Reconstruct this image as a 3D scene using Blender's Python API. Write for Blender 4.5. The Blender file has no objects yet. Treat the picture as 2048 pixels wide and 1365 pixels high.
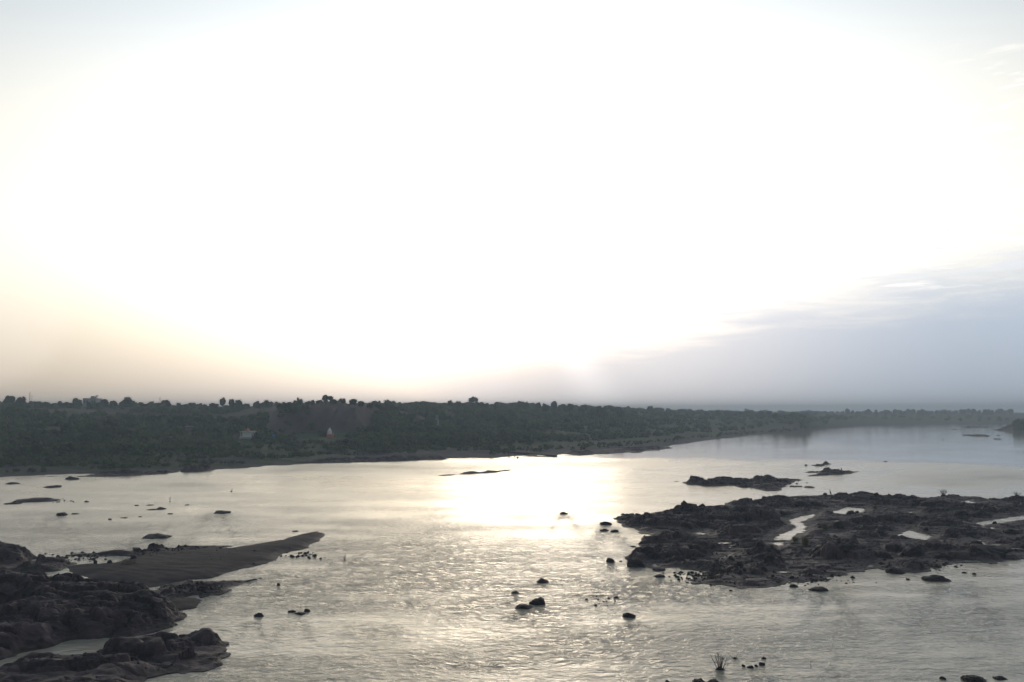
import bpy, bmesh, math, random
import numpy as np

# ------------------------------------------------------------------ camera, sky, sun, exposure
SC = bpy.context.scene
COL = SC.collection
F, CX, CY, HOR, CAMZ = 1593.0, 1024.0, 682.5, 822.0, 14.0
PITCH = math.atan((HOR - CY) / F)
cam_d = bpy.data.cameras.new('camera'); cam = bpy.data.objects.new('camera', cam_d); COL.objects.link(cam)
cam_d.sensor_width = 36.0; cam_d.lens = 28.0; cam_d.clip_start = 0.5; cam_d.clip_end = 9000
cam.location = (0, 0, CAMZ); cam.rotation_euler = (math.pi / 2 + PITCH, 0, 0)
SC.camera = cam
SC.view_settings.view_transform = 'Standard'; SC.view_settings.look = 'None'
SC.view_settings.exposure = -1.8; SC.view_settings.gamma = 1.0
SC.view_settings.use_curve_mapping = False
SC.render.engine = 'CYCLES'
SC.cycles.use_denoising = True
SC.cycles.max_bounces = 8; SC.cycles.volume_bounces = 1
SC.cycles.sample_clamp_indirect = 8.0

SUN_AZ, SUN_EL = math.radians(1.3), math.radians(8.5)


class N:
    """small helper that builds math node chains"""
    def __init__(s, tree): s.t = tree
    def node(s, kind, **kw):
        n = s.t.nodes.new(kind)
        for k, v in kw.items(): setattr(n, k, v)
        return n
    def put(s, sock, v):
        if isinstance(v, (int, float)):
            sock.default_value = v if sock.type == 'VALUE' else (v, v, v, 1)[:len(sock.default_value)]
        elif isinstance(v, (tuple, list)):
            sock.default_value = tuple(v) if len(v) == len(sock.default_value) else tuple(v) + (1,)
        else: s.t.links.new(v, sock)
    def m(s, op, *a, clamp=False):
        n = s.node('ShaderNodeMath', operation=op); n.use_clamp = clamp
        for i, v in enumerate(a): s.put(n.inputs[i], v)
        return n.outputs[0]
    def add(s, a, b): return s.m('ADD', a, b)
    def sub(s, a, b): return s.m('SUBTRACT', a, b)
    def mul(s, a, b): return s.m('MULTIPLY', a, b)
    def ss(s, v, lo, hi, a=0.0, b=1.0):
        n = s.node('ShaderNodeMapRange', interpolation_type='SMOOTHSTEP')
        for i, x in enumerate((v, lo, hi, a, b)): s.put(n.inputs[i], x)
        return n.outputs[0]
    def lin(s, v, lo, hi, a=0.0, b=1.0):
        n = s.node('ShaderNodeMapRange')
        for i, x in enumerate((v, lo, hi, a, b)): s.put(n.inputs[i], x)
        return n.outputs[0]
    def mix(s, f, a, b, blend='MIX'):
        n = s.node('ShaderNodeMix', data_type='RGBA', blend_type=blend)
        s.put(n.inputs[0], f); s.put(n.inputs[6], a); s.put(n.inputs[7], b)
        return n.outputs[2]
    def scale(s, c, f):
        n = s.node('ShaderNodeVectorMath', operation='SCALE')
        s.put(n.inputs[0], c); s.put(n.inputs['Scale'], f)
        return n.outputs[0]
    def vadd(s, a, b):
        n = s.node('ShaderNodeVectorMath', operation='ADD')
        s.put(n.inputs[0], a); s.put(n.inputs[1], b)
        return n.outputs[0]
    def comb(s, x, y, z):
        n = s.node('ShaderNodeCombineXYZ')
        for i, v in enumerate((x, y, z)): s.put(n.inputs[i], v)
        return n.outputs[0]
    def noise(s, vec, scale, detail=4, rough=0.5, dist=0.0):
        n = s.node('ShaderNodeTexNoise')
        s.put(n.inputs['Vector'], vec); n.inputs['Scale'].default_value = scale
        n.inputs['Detail'].default_value = detail; n.inputs['Roughness'].default_value = rough
        n.inputs['Distortion'].default_value = dist
        return n.outputs['Fac']


def build_world():
    w = bpy.data.worlds.new('World'); SC.world = w; w.use_nodes = True
    t = w.node_tree; t.nodes.clear(); n = N(t)
    out = n.node('ShaderNodeOutputWorld'); bg = n.node('ShaderNodeBackground')
    t.links.new(bg.outputs[0], out.inputs[0]); bg.inputs[1].default_value = 0.15
    sky = n.node('ShaderNodeTexSky', sky_type='NISHITA')
    sky.sun_disc = False; sky.sun_elevation = SUN_EL; sky.sun_rotation = SUN_AZ
    sky.altitude = 200; sky.air_density = 1.0; sky.dust_density = 3.0; sky.ozone_density = 1.0
    tc = n.node('ShaderNodeTexCoord'); sp = n.node('ShaderNodeSeparateXYZ')
    t.links.new(tc.outputs['Generated'], sp.inputs[0])
    x, y, z = sp.outputs
    deg = 180 / math.pi
    az = n.mul(n.m('ARCTAN2', x, y), deg); el = n.mul(n.m('ARCSINE', z), deg)
    sd = (math.sin(SUN_AZ) * math.cos(SUN_EL), math.cos(SUN_AZ) * math.cos(SUN_EL), math.sin(SUN_EL))
    dot = n.add(n.add(n.mul(x, sd[0]), n.mul(y, sd[1])), n.mul(z, sd[2]))
    d = n.mul(n.m('ARCCOSINE', n.m('MINIMUM', dot, 1.0)), deg)
    # clear sky and the bright aureole of the hidden sun in dusty air
    base = n.scale(n.mix(0.4, sky.outputs[0], (2.2, 3.2, 4.6)), 0.40)
    wide = n.m('SQRT', n.add(n.m('POWER', n.mul(az, 0.92), 2.0), n.m('POWER', n.mul(n.sub(el, 9.5), 1.95), 2.0)))
    g1 = n.mul(n.m('EXPONENT', n.mul(d, -1 / 8.0)), 7.0); g2 = n.mul(n.m('EXPONENT', n.mul(wide, -1 / 24.0)), 22.5)
    col = n.vadd(base, n.vadd(n.scale((1.0, 0.95, 0.86), g1), n.scale(n.mix(n.ss(el, 14, 31), (1.0, 0.915, 0.755), (0.86, 0.96, 1.0)), g2)))
    # dusty band on the horizon
    band = n.mul(n.m('MAXIMUM', n.ss(el, 13.0, -2.0), n.mul(n.ss(el, 10.0, 1.5), n.ss(n.m('ABSOLUTE', n.sub(az, 1.0)), 30, 2))), 0.97)
    warm = n.mix(n.ss(n.m('ABSOLUTE', n.sub(az, 1.0)), 3, 34), (7.7, 7.0, 6.7), (4.2, 3.55, 2.85))
    col = n.mix(band, col, warm)
    # long cloud bank that hides the sun and thickens to the east, with a torn upper edge
    v1 = n.comb(n.mul(az, 0.05), n.mul(el, 0.32), 3.1)
    v2 = n.comb(n.mul(az, 0.09), n.mul(el, 0.75), 7.7)
    n1 = n.noise(v1, 1.6, 5, 0.55, 0.4); n2 = n.noise(v2, 2.2, 6, 0.6, 0.6)
    edge = n.add(n.lin(az, 0, 19, 6.6, 10.8), n.add(n.mul(n.sub(n1, 0.5), 6.0), n.mul(n.sub(n2, 0.5), 5.0)))
    cm = n.mul(n.ss(n.sub(edge, el), -3.0, 6.0), n.ss(az, -7.0, 8.0))
    cm = n.mul(cm, 0.96)
    cc = n.mix(n.ss(az, 1, 32), (6.3, 5.95, 5.9), (2.95, 3.4, 4.05))
    cc = n.scale(cc, n.lin(el, 0, 11, 0.90, 1.40))
    # pale shafts fanning down from the cloud
    ray = n.m('ARCTAN2', n.sub(az, 1.6), n.sub(9.0, el))
    shaft = n.mul(n.mul(n.ss(n.m('ABSOLUTE', n.sub(ray, 0.52)), 0.28, 0.0), n.ss(el, 6.5, 4.5)), n.ss(el, -3.0, 1.0))
    gap = n.mul(n.mul(n.ss(n.m('ABSOLUTE', n.sub(ray, -0.02)), 0.40, 0.10), n.ss(el, 6.0, 4.5)), n.ss(el, -3.0, 1.0))
    col = n.mix(cm, col, cc)
    col = n.scale(col, n.add(1.0, n.sub(n.mul(shaft, 0.15), n.mul(gap, 0.04))))
    # lit and shaded wisps above the bank
    wm = n.mul(n.mul(n.ss(n2, 0.54, 0.72), n.ss(az, 6, 26)), n.mul(n.ss(el, 6, 9), n.ss(el, 24, 17)))
    col = n.mix(n.mul(wm, 0.85), col, (10.0, 9.3, 8.6))
    wd = n.mul(n.mul(n.ss(n2, 0.47, 0.36), n.ss(az, 8, 30)), n.mul(n.ss(el, 6, 9), n.ss(el, 16, 11)))
    col = n.mix(n.mul(wd, 0.65), col, (5.4, 5.7, 6.3))
    # a faint heap of cloud low in the west
    hm = n.mul(n.ss(n.add(n.m('POWER', n.mul(n.add(az, 34), 0.20), 2.0), n.m('POWER', n.mul(n.sub(el, 6.0), 0.20), 2.0)), n.add(0.75, n.mul(n2, 0.9)), 0.55), 0.16)
    col = n.mix(hm, col, (8.6, 7.7, 6.8))
    n.put(bg.inputs[0], n.scale(col, 3.62))


build_world()
sl = bpy.data.lights.new('sun', 'SUN'); sun = bpy.data.objects.new('sun', sl); COL.objects.link(sun)
sl.energy = 0.5; sl.angle = math.radians(13); sl.color = (1.0, 0.86, 0.68)
sun.rotation_euler = (math.pi / 2 - SUN_EL, 0, math.pi - SUN_AZ)

# ------------------------------------------------------------------ helpers
rng = np.random.default_rng(11)
random.seed(5)
cp, sp_ = math.cos(PITCH), math.sin(PITCH)


def ray(px, py):
    u = (px - CX) / F; v = (CY - py) / F
    return u, cp - v * sp_, sp_ + v * cp


def at(px, py, z=0.0):
    """where the line of sight through a photo point meets the level z"""
    a, b, c = ray(px, py); k = (z - CAMZ) / c
    return a * k, b * k


def zat(py, Y):
    _, b, c = ray(CX, py)
    return CAMZ + Y * c / b


def xat(px, py, Y):
    a, b, _ = ray(px, py)
    return a / b * Y


def hash2(ix, iy, seed):
    h = (ix.astype(np.int64) * 374761393 + iy.astype(np.int64) * 668265263 + seed * 974634527) & 0xFFFFFFFF
    h = ((h ^ (h >> 13)) * 1274126177) & 0xFFFFFFFF
    h = ((h ^ (h >> 16)) * 2246822519) & 0xFFFFFFFF
    return ((h ^ (h >> 15)) & 0xFFFFFF) / float(0x1000000)


def perlin(x, y, seed=0):
    ix = np.floor(x); iy = np.floor(y); fx = x - ix; fy = y - iy
    ux = fx * fx * fx * (fx * (fx * 6 - 15) + 10); uy = fy * fy * fy * (fy * (fy * 6 - 15) + 10)
    def g(a, b):
        t = hash2(ix + a, iy + b, seed) * 2 * np.pi
        return np.cos(t) * (fx - a) + np.sin(t) * (fy - b)
    n0 = g(0, 0) * (1 - ux) + g(1, 0) * ux; n1 = g(0, 1) * (1 - ux) + g(1, 1) * ux
    return (n0 * (1 - uy) + n1 * uy) * 1.45


def fbm(x, y, oct=4, seed=0, gain=0.5):
    r = np.zeros_like(x, dtype=float); a = 1.0
    for k in range(oct):
        r += a * perlin(x * 2 ** k + 17.3 * k, y * 2 ** k - 9.1 * k, seed + k); a *= gain
    return r


def worley(x, y, seed=0):
    """distance to the nearest cell border, and two random numbers of the nearest cell"""
    ix = np.floor(x); iy = np.floor(y); f1 = np.full(x.shape, 9.0); f2 = f1.copy(); r1 = np.zeros_like(x); r2 = np.zeros_like(x)
    gx = np.zeros_like(x); gy = np.zeros_like(x)
    for a in (-1, 0, 1):
        for b in (-1, 0, 1):
            h1 = hash2(ix + a, iy + b, seed); h2 = hash2(ix + a, iy + b, seed + 7)
            dx = ix + a + 0.1 + 0.8 * h1 - x; dy = iy + b + 0.1 + 0.8 * h2 - y; d = np.sqrt(dx * dx + dy * dy)
            n = d < f1
            f2 = np.where(n, f1, np.minimum(f2, d)); f1 = np.where(n, d, f1)
            r1 = np.where(n, hash2(ix + a, iy + b, seed + 13), r1); gx = np.where(n, dx, gx); gy = np.where(n, dy, gy)
    return f2 - f1, r1, gx, gy


def sstep(v, lo, hi):
    t = np.clip((v - lo) / (hi - lo), 0, 1)
    return t * t * (3 - 2 * t)


def sdist(poly, X, Y):
    """signed distance to a polygon, positive inside"""
    P = np.asarray(poly, float); best = np.full(X.shape, 1e18); ins = np.zeros(X.shape, bool)
    for i in range(len(P)):
        ax, ay = P[i]; bx, by = P[(i + 1) % len(P)]
        dx, dy = bx - ax, by - ay; L = dx * dx + dy * dy + 1e-12
        t = np.clip(((X - ax) * dx + (Y - ay) * dy) / L, 0, 1)
        best = np.minimum(best, (X - ax - t * dx) ** 2 + (Y - ay - t * dy) ** 2)
        c = ((ay > Y) != (by > Y)) & (X < (bx - ax) * (Y - ay) / (by - ay + 1e-15) + ax)
        ins ^= c
    dd = np.sqrt(best)
    return np.where(ins, dd, -dd)


def poly_px(pts):
    return [at(p[0], p[1], p[2] if len(p) > 2 else 0.0) for p in pts]


def mesh_np(name, V, Q, smooth=True):
    """mesh from vertex array and quad (or tri) array"""
    me = bpy.data.meshes.new(name); V = np.asarray(V, np.float32); Q = np.asarray(Q, np.int32); k = Q.shape[1]
    me.vertices.add(len(V)); me.vertices.foreach_set('co', V.ravel())
    me.loops.add(Q.size); me.loops.foreach_set('vertex_index', Q.ravel())
    me.polygons.add(len(Q)); me.polygons.foreach_set('loop_start', np.arange(0, Q.size, k, dtype=np.int32))
    me.polygons.foreach_set('loop_total', np.full(len(Q), k, np.int32))
    me.polygons.foreach_set('use_smooth', np.full(len(Q), smooth, bool))
    me.update(calc_edges=True); me.validate()
    return me


def set_attr(me, name, vals):
    a = me.attributes.new(name, 'FLOAT', 'POINT'); a.data.foreach_set('value', np.asarray(vals, np.float32))


def link(name, me, mat=None, parent=None, loc=None):
    o = bpy.data.objects.new(name, me); COL.objects.link(o)
    if mat is not None and me is not None and not me.materials: me.materials.append(mat)
    if parent is not None: o.parent = parent
    if loc is not None: o.location = loc
    return o


def tag(o, label, cat, group=None):
    o['label'] = label; o['category'] = cat
    if group: o['group'] = group
    return o


def empty(name, loc, label, cat, group=None, rz=0.0):
    o = bpy.data.objects.new(name, None); COL.objects.link(o); o.location = loc; o.rotation_euler = (0, 0, rz)
    o.empty_display_size = 0.2
    return tag(o, label, cat, group)


def copy_tree(o):
    c = o.copy(); COL.objects.link(c)
    for ch in o.children:
        k = ch.copy(); COL.objects.link(k); k.parent = c
    return c


class MB:
    """collects simple shapes into one mesh"""
    def __init__(s): s.bm = bmesh.new()
    def box(s, c, d, rz=0.0, taper=1.0):
        w = [((sx * d[0] / 2) * (taper if sz > 0 else 1), (sy * d[1] / 2) * (taper if sz > 0 else 1), sz * d[2] / 2)
             for sz in (-1, 1) for sx, sy in ((-1, -1), (1, -1), (1, 1), (-1, 1))]
        cr, sr = math.cos(rz), math.sin(rz)
        v = [s.bm.verts.new((c[0] + a * cr - b * sr, c[1] + a * sr + b * cr, c[2] + e)) for a, b, e in w]
        for f in ((3, 2, 1, 0), (4, 5, 6, 7), (0, 1, 5, 4), (1, 2, 6, 5), (2, 3, 7, 6), (3, 0, 4, 7)):
            s.bm.faces.new([v[i] for i in f])
        return s
    def tube(s, p, r, n=6):
        """tapered tube along points p with radii r"""
        rings = []
        for i, q in enumerate(p):
            q = np.array(q, float); a = np.array(p[max(i - 1, 0)], float); b = np.array(p[min(i + 1, len(p) - 1)], float)
            t = (b - a) / (np.linalg.norm(b - a) + 1e-9)
            e = np.cross(t, (0.31, 0.87, 0.2)); e /= np.linalg.norm(e) + 1e-9; f = np.cross(t, e)
            rings.append([s.bm.verts.new(q + r[i] * (math.cos(2 * math.pi * k / n) * e + math.sin(2 * math.pi * k / n) * f)) for k in range(n)])
        for A, B in zip(rings, rings[1:]):
            for k in range(n): s.bm.faces.new((A[k], A[(k + 1) % n], B[(k + 1) % n], B[k]))
        s.bm.faces.new(rings[0][::-1]); s.bm.faces.new(rings[-1])
        return s
    def lathe(s, prof, c=(0, 0, 0), n=16, lobes=0, amp=0.0):
        rings = []
        for r, z in prof:
            rings.append([s.bm.verts.new((c[0] + r * (1 + amp * math.cos(lobes * 2 * math.pi * k / n)) * math.cos(2 * math.pi * k / n),
                                          c[1] + r * (1 + amp * math.cos(lobes * 2 * math.pi * k / n)) * math.sin(2 * math.pi * k / n), c[2] + z)) for k in range(n)])
        for A, B in zip(rings, rings[1:]):
            for k in range(n): s.bm.faces.new((A[k], A[(k + 1) % n], B[(k + 1) % n], B[k]))
        s.bm.faces.new(rings[0][::-1]); s.bm.faces.new(rings[-1])
        return s
    def mesh(s, name, smooth=False):
        me = bpy.data.meshes.new(name); bmesh.ops.recalc_face_normals(s.bm, faces=s.bm.faces)
        for f in s.bm.faces: f.smooth = smooth
        s.bm.to_mesh(me); s.bm.free(); return me
    def build(s, name, mat, parent=None, loc=None, smooth=False):
        return link(name, s.mesh(name, smooth), mat, parent, loc)


# ------------------------------------------------------------------ materials
def new_mat(name):
    m = bpy.data.materials.new(name); m.use_nodes = True
    n = N(m.node_tree); b = m.node_tree.nodes['Principled BSDF']
    return m, n, b


def bump(n, b, h, strength, dist):
    k = n.node('ShaderNodeBump'); n.put(k.inputs['Height'], h); n.put(k.inputs['Strength'], strength); k.inputs['Distance'].default_value = dist
    n.t.links.new(k.outputs[0], b.inputs['Normal'])


def attr(n, name):
    a = n.node('ShaderNodeAttribute', attribute_name=name); return a.outputs['Fac']


def obj_vec(n, sx=1, sy=1, sz=1):
    tc = n.node('ShaderNodeTexCoord'); mp = n.node('ShaderNodeMapping'); n.t.links.new(tc.outputs['Object'], mp.inputs[0])
    mp.inputs['Scale'].default_value = (sx, sy, sz); return mp.outputs[0]


def mat_plain(name, c, rough=0.7, var=0.25, scale=3.0):
    m, n, b = new_mat(name)
    f = n.noise(obj_vec(n), scale, 5, 0.6)
    n.put(b.inputs['Base Color'], n.mix(f, tuple(x * (1 - var) for x in c), tuple(min(1, x * (1 + var)) for x in c)))
    b.inputs['Roughness'].default_value = rough
    bump(n, b, f, 0.2, 0.03)
    return m


def mat_rock(name='basalt', dark=(0.023, 0.0165, 0.019), light=(0.082, 0.056, 0.061), use_sand=True):
    m, n, b = new_mat(name)
    v = obj_vec(n, 1, 1, 2.2)
    a = n.noise(v, 0.55, 6, 0.62, 0.3); c = n.noise(v, 4.5, 6, 0.65); e = n.noise(v, 22, 4, 0.6)
    col = n.mix(n.ss(a, 0.3, 0.7), dark, light)
    col = n.mix(n.mul(n.ss(c, 0.45, 0.75), 0.5), col, (0.060, 0.052, 0.048))
    col = n.mix(n.mul(n.ss(e, 0.6, 0.75), 0.35), col, (0.085, 0.08, 0.072))
    if use_sand:
        col = n.mix(n.mul(n.ss(attr(n, 'tone'), 0.35, 0.95), 0.8), col, (0.15, 0.103, 0.104))
        s = attr(n, 'sand')
        col = n.mix(n.mul(s, n.ss(a, 0.25, 0.6, 0.6, 1.0)), col, n.mix(c, (0.096, 0.065, 0.062), (0.160, 0.110, 0.102)))
        mo = attr(n, 'moss')
        col = n.mix(mo, col, n.mix(c, (0.03, 0.033, 0.014), (0.055, 0.055, 0.022)))
    n.put(b.inputs['Base Color'], col)
    n.put(b.inputs['Roughness'], n.lin(c, 0.3, 0.7, 0.5, 0.85))
    b.inputs['Specular IOR Level'].default_value = 0.35
    vo = n.node('ShaderNodeTexVoronoi', feature='DISTANCE_TO_EDGE'); n.put(vo.inputs['Vector'], n.vadd(obj_vec(n, 0.7, 1.5, 1.2), n.scale(n.comb(a, c, e), 0.5))); vo.inputs['Scale'].default_value = 1.1
    crack = n.ss(vo.outputs['Distance'], 0.0, 0.05)
    bump(n, b, n.add(n.add(n.mul(c, 0.6), n.mul(e, 0.22)), n.mul(crack, 0.7)), 0.8, 0.09)
    return m


def mat_leaf(name, c1, c2, by_attr=False):
    m, n, b = new_mat(name)
    oi = n.node('ShaderNodeObjectInfo'); v = obj_vec(n)
    f = n.noise(v, 1.6, 3, 0.6); r = attr(n, 'hue') if by_attr else oi.outputs['Random']
    col = n.mix(n.add(n.mul(f, 0.35), n.mul(r, 0.65)), c1, c2)
    n.put(b.inputs['Base Color'], col); b.inputs['Roughness'].default_value = 0.75
    b.inputs['Specular IOR Level'].default_value = 0.2
    tr = n.node('ShaderNodeBsdfTranslucent'); n.put(tr.inputs[0], n.scale(col, 1.2))
    mx = n.node('ShaderNodeMixShader'); mx.inputs[0].default_value = 0.25
    n.t.links.new(b.outputs[0], mx.inputs[1]); n.t.links.new(tr.outputs[0], mx.inputs[2])
    n.t.links.new(mx.outputs[0], n.t.nodes['Material Output'].inputs[0])
    return m


ROCK = mat_rock()
BOULDER = mat_rock('boulder_stone', (0.022, 0.016, 0.017), (0.060, 0.041, 0.043), False)
LEAF = mat_leaf('scrub_leaf', (0.044, 0.068, 0.032), (0.115, 0.155, 0.060))
LEAF_S = mat_leaf('low_scrub_leaf', (0.042, 0.066, 0.032), (0.125, 0.165, 0.064), True)
LEAF_D = mat_leaf('tree_leaf', (0.032, 0.048, 0.026), (0.070, 0.092, 0.044))
LEAF_Y = mat_leaf('grass_blade', (0.09, 0.095, 0.03), (0.15, 0.14, 0.05))
BARK = mat_plain('bark', (0.05, 0.04, 0.032), 0.9)
TWIG = mat_plain('dry_twig', (0.045, 0.034, 0.030), 0.9)
WHITE = mat_plain('white_paint', (0.86, 0.87, 0.88), 0.6, 0.08)
YELLOW = mat_plain('yellow_paint', (0.55, 0.47, 0.12), 0.6, 0.12)
PINK = mat_plain('pink_paint', (0.62, 0.22, 0.20), 0.6, 0.12)
ORANGE = mat_plain('orange_paint', (0.62, 0.20, 0.10), 0.6, 0.12)
BLUE = mat_plain('blue_plastic', (0.04, 0.18, 0.55), 0.5, 0.1)
GREYM = mat_plain('grey_metal', (0.22, 0.22, 0.23), 0.5, 0.1)
PALEM = mat_plain('pale_metal', (0.36, 0.36, 0.37), 0.5, 0.1)
CONC = mat_plain('concrete', (0.34, 0.34, 0.34), 0.8, 0.15)
GLASS = mat_plain('dark_window', (0.03, 0.035, 0.04), 0.2, 0.1)
FEATHER = mat_plain('dark_feather', (0.018, 0.016, 0.016), 0.6, 0.2, 20)
HUTM = mat_plain('hut_plaster', (0.17, 0.13, 0.14), 0.8)
CAUS = mat_plain('causeway_stone', (0.075, 0.062, 0.060), 0.9)
DOORM = mat_plain('dark_door', (0.05, 0.04, 0.04), 0.7)


def mat_sand():
    m, n, b = new_mat('dark_wet_sand')
    v = obj_vec(n); w = obj_vec(n, 0.35, 1.3, 1)
    a = n.noise(v, 0.25, 5, 0.6); c = n.noise(w, 1.6, 5, 0.6, 0.6); e = n.noise(v, 30, 3, 0.6)
    col = n.mix(n.ss(a, 0.3, 0.7), (0.040, 0.028, 0.031), (0.062, 0.044, 0.046))
    col = n.mix(n.mul(n.ss(c, 0.55, 0.7), 0.3), col, (0.075, 0.065, 0.062))
    col = n.mix(n.mul(attr(n, 'wet'), 0.65), col, (0.022, 0.018, 0.017)); n.put(b.inputs['Roughness'], n.lin(attr(n, 'wet'), 0, 1, 0.88, 0.7))
    n.put(b.inputs['Base Color'], col)
    b.inputs['Specular IOR Level'].default_value = 0.25
    bump(n, b, n.add(c, n.mul(e, 0.15)), 0.5, 0.12)
    return m


def mat_ground():
    m, n, b = new_mat('river_bank_soil')
    v = obj_vec(n)
    a = n.noise(v, 0.035, 6, 0.62); c = n.noise(v, 0.3, 6, 0.65); e = n.noise(v, 2.2, 4, 0.6)
    grass = n.mix(c, (0.034, 0.050, 0.020), (0.082, 0.105, 0.042))
    dry = n.mix(c, (0.062, 0.052, 0.036), (0.115, 0.096, 0.066))
    soil = n.mix(e, (0.080, 0.052, 0.046), (0.120, 0.079, 0.069))
    rock = n.mix(c, (0.040, 0.036, 0.038), (0.105, 0.092, 0.092))
    col = n.mix(n.ss(n.add(a, n.mul(attr(n, 'dry'), 0.5)), 0.5, 0.72), grass, dry)
    col = n.mix(attr(n, 'soil'), col, soil)
    col = n.mix(attr(n, 'rock'), col, rock)
    n.put(b.inputs['Base Color'], col); b.inputs['Roughness'].default_value = 0.9
    b.inputs['Specular IOR Level'].default_value = 0.15
    bump(n, b, n.add(c, n.mul(e, 0.3)), 0.8, 0.6)
    return m


def mat_water():
    m, n, b = new_mat('river_water')
    rf = attr(n, 'riffle'); fo = attr(n, 'foam')
    v = obj_vec(n, 0.55, 1.0, 1.0); v2 = obj_vec(n, 0.6, 1.0, 1.0)
    h1 = n.noise(v, 0.75, 3, 0.55, 0.5)
    h2 = n.noise(v2, 2.3, 4, 0.55, 0.4)
    h3 = n.noise(v2, 7.0, 2, 0.5)
    big = n.noise(obj_vec(n, 0.25, 1.0, 1.0), 0.16, 3, 0.5, 0.3)
    h = n.add(n.add(n.mul(h1, 0.40), n.mul(h2, 0.42)), n.mul(h3, 0.09))
    st = n.mul(rf, n.ss(big, 0.3, 0.68, 0.45, 1.25))
    k = n.node('ShaderNodeBump'); n.put(k.inputs['Height'], h); n.put(k.inputs['Strength'], st); k.inputs['Distance'].default_value = 0.62
    b.inputs['Base Color'].default_value = (0.47, 0.405, 0.30, 1)
    b.inputs['IOR'].default_value = 1.333
    n.put(b.inputs['Roughness'], n.mul(n.lin(rf, 0.05, 0.35, 0.05, 0.24), n.lin(attr(n, 'rapid'), 0, 1, 1.0, 0.4)))
    n.t.links.new(k.outputs[0], b.inputs['Normal'])
    df = n.node('ShaderNodeBsdfDiffuse'); df.inputs[0].default_value = (0.62, 0.65, 0.70, 1)
    n.t.links.new(k.outputs[0], df.inputs['Normal'])
    fm = n.mul(n.mul(n.ss(h2, 0.52, 0.66), n.ss(big, 0.35, 0.6)), fo)
    mx = n.node('ShaderNodeMixShader'); n.put(mx.inputs[0], n.mul(fm, 0.8))
    n.t.links.new(b.outputs[0], mx.inputs[1]); n.t.links.new(df.outputs[0], mx.inputs[2])
    n.t.links.new(mx.outputs[0], n.t.nodes['Material Output'].inputs[0])
    return m


SAND = mat_sand(); GROUND = mat_ground(); WATER = mat_water()

# ------------------------------------------------------------------ ground: one sheet, bank and far shore
# each column: photo x, then eight (photo y, distance) points from the waterline up to the crest
COLS = [
    (-400, [(965, 156), (945, 168), (915, 190), (890, 220), (855, 280), (825, 350), (811, 430), (812, 620)]),
    (0,    [(952, 172), (935, 184), (908, 205), (884, 235), (850, 290), (826, 355), (813, 430), (814, 620)]),
    (250,  [(945, 182), (928, 198), (905, 222), (882, 258), (852, 312), (832, 370), (815, 440), (816, 620)]),
    (430,  [(937, 194), (920, 212), (902, 236), (881, 270), (857, 326), (838, 385), (817, 450), (817, 640)]),
    (520,  [(932, 203), (915, 222), (898, 248), (882, 274), (868, 300), (846, 345), (820, 400), (816, 640)]),
    (575,  [(929, 208), (913, 228), (896, 254), (881, 279), (870, 300), (842, 312), (818, 326), (812, 420)]),
    (640,  [(925, 216), (910, 238), (894, 260), (880, 283), (869, 303), (836, 313), (811, 324), (808, 420)]),
    (715,  [(921, 225), (907, 247), (892, 267), (879, 287), (868, 307), (837, 319), (812, 332), (810, 420)]),
    (775,  [(919, 229), (905, 253), (892, 273), (879, 292), (866, 313), (846, 338), (826, 362), (813, 440)]),
    (900,  [(917, 235), (901, 265), (889, 290), (876, 320), (857, 360), (838, 410), (818, 480), (813, 600)]),
    (1000, [(914, 242), (899, 275), (887, 300), (872, 345), (852, 400), (832, 460), (817, 540), (814, 660)]),
    (1100, [(909, 256), (896, 290), (883, 330), (867, 380), (850, 440), (834, 500), (820, 570), (816, 700)]),
    (1200, [(904, 272), (891, 310), (877, 360), (863, 420), (847, 490), (831, 560), (822, 640), (820, 780)]),
    (1310, [(897, 297), (885, 350), (873, 400), (859, 470), (844, 540), (831, 620), (825, 720), (824, 860)]),
    (1390, [(884, 359), (874, 410), (864, 470), (852, 540), (840, 620), (831, 700), (827, 780), (826, 900)]),
    (1480, [(873, 437), (866, 480), (858, 540), (848, 600), (838, 680), (832, 760), (829, 840), (827, 950)]),
    (1560, [(866, 507), (861, 530), (852, 565), (842, 600), (836, 660), (833, 740), (831, 830), (828, 1000)]),
    (1606, [(863, 544), (856, 552), (845, 560), (838, 572), (836, 640), (834, 740), (832, 850), (828, 1000)]),
    (1620, [(859, 603), (855, 615), (849, 632), (843, 660), (838, 720), (834, 800), (831, 900), (828, 1050)]),
    (1655, [(857, 637), (853, 655), (848, 680), (843, 720), (838, 780), (834, 860), (830, 960), (828, 1100)]),
    (1720, [(852.5, 731), (848, 760), (844, 800), (840, 850), (836, 910), (832, 980), (829, 1060), (828, 1200)]),
    (1850, [(849.5, 811), (846, 840), (842, 880), (838, 920), (834, 970), (831, 1030), (829, 1100), (828, 1250)]),
    (2048, [(848, 858), (845, 890), (841, 930), (837, 970), (834, 1010), (831, 1060), (829, 1120), (828, 1280)]),
    (2500, [(850, 800), (846, 830), (842, 870), (838, 910), (834, 960), (831, 1020), (829, 1100), (828, 1260)]),
]
CU = np.array([(c[0] - CX) / F for c in COLS])
CYY = np.array([[p[1] for p in c[1]] for c in COLS], float)
CZZ = np.array([[zat(p[0], p[1]) for p in c[1]] for c in COLS], float)
CZZ[:, 0] = 0.0


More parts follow.
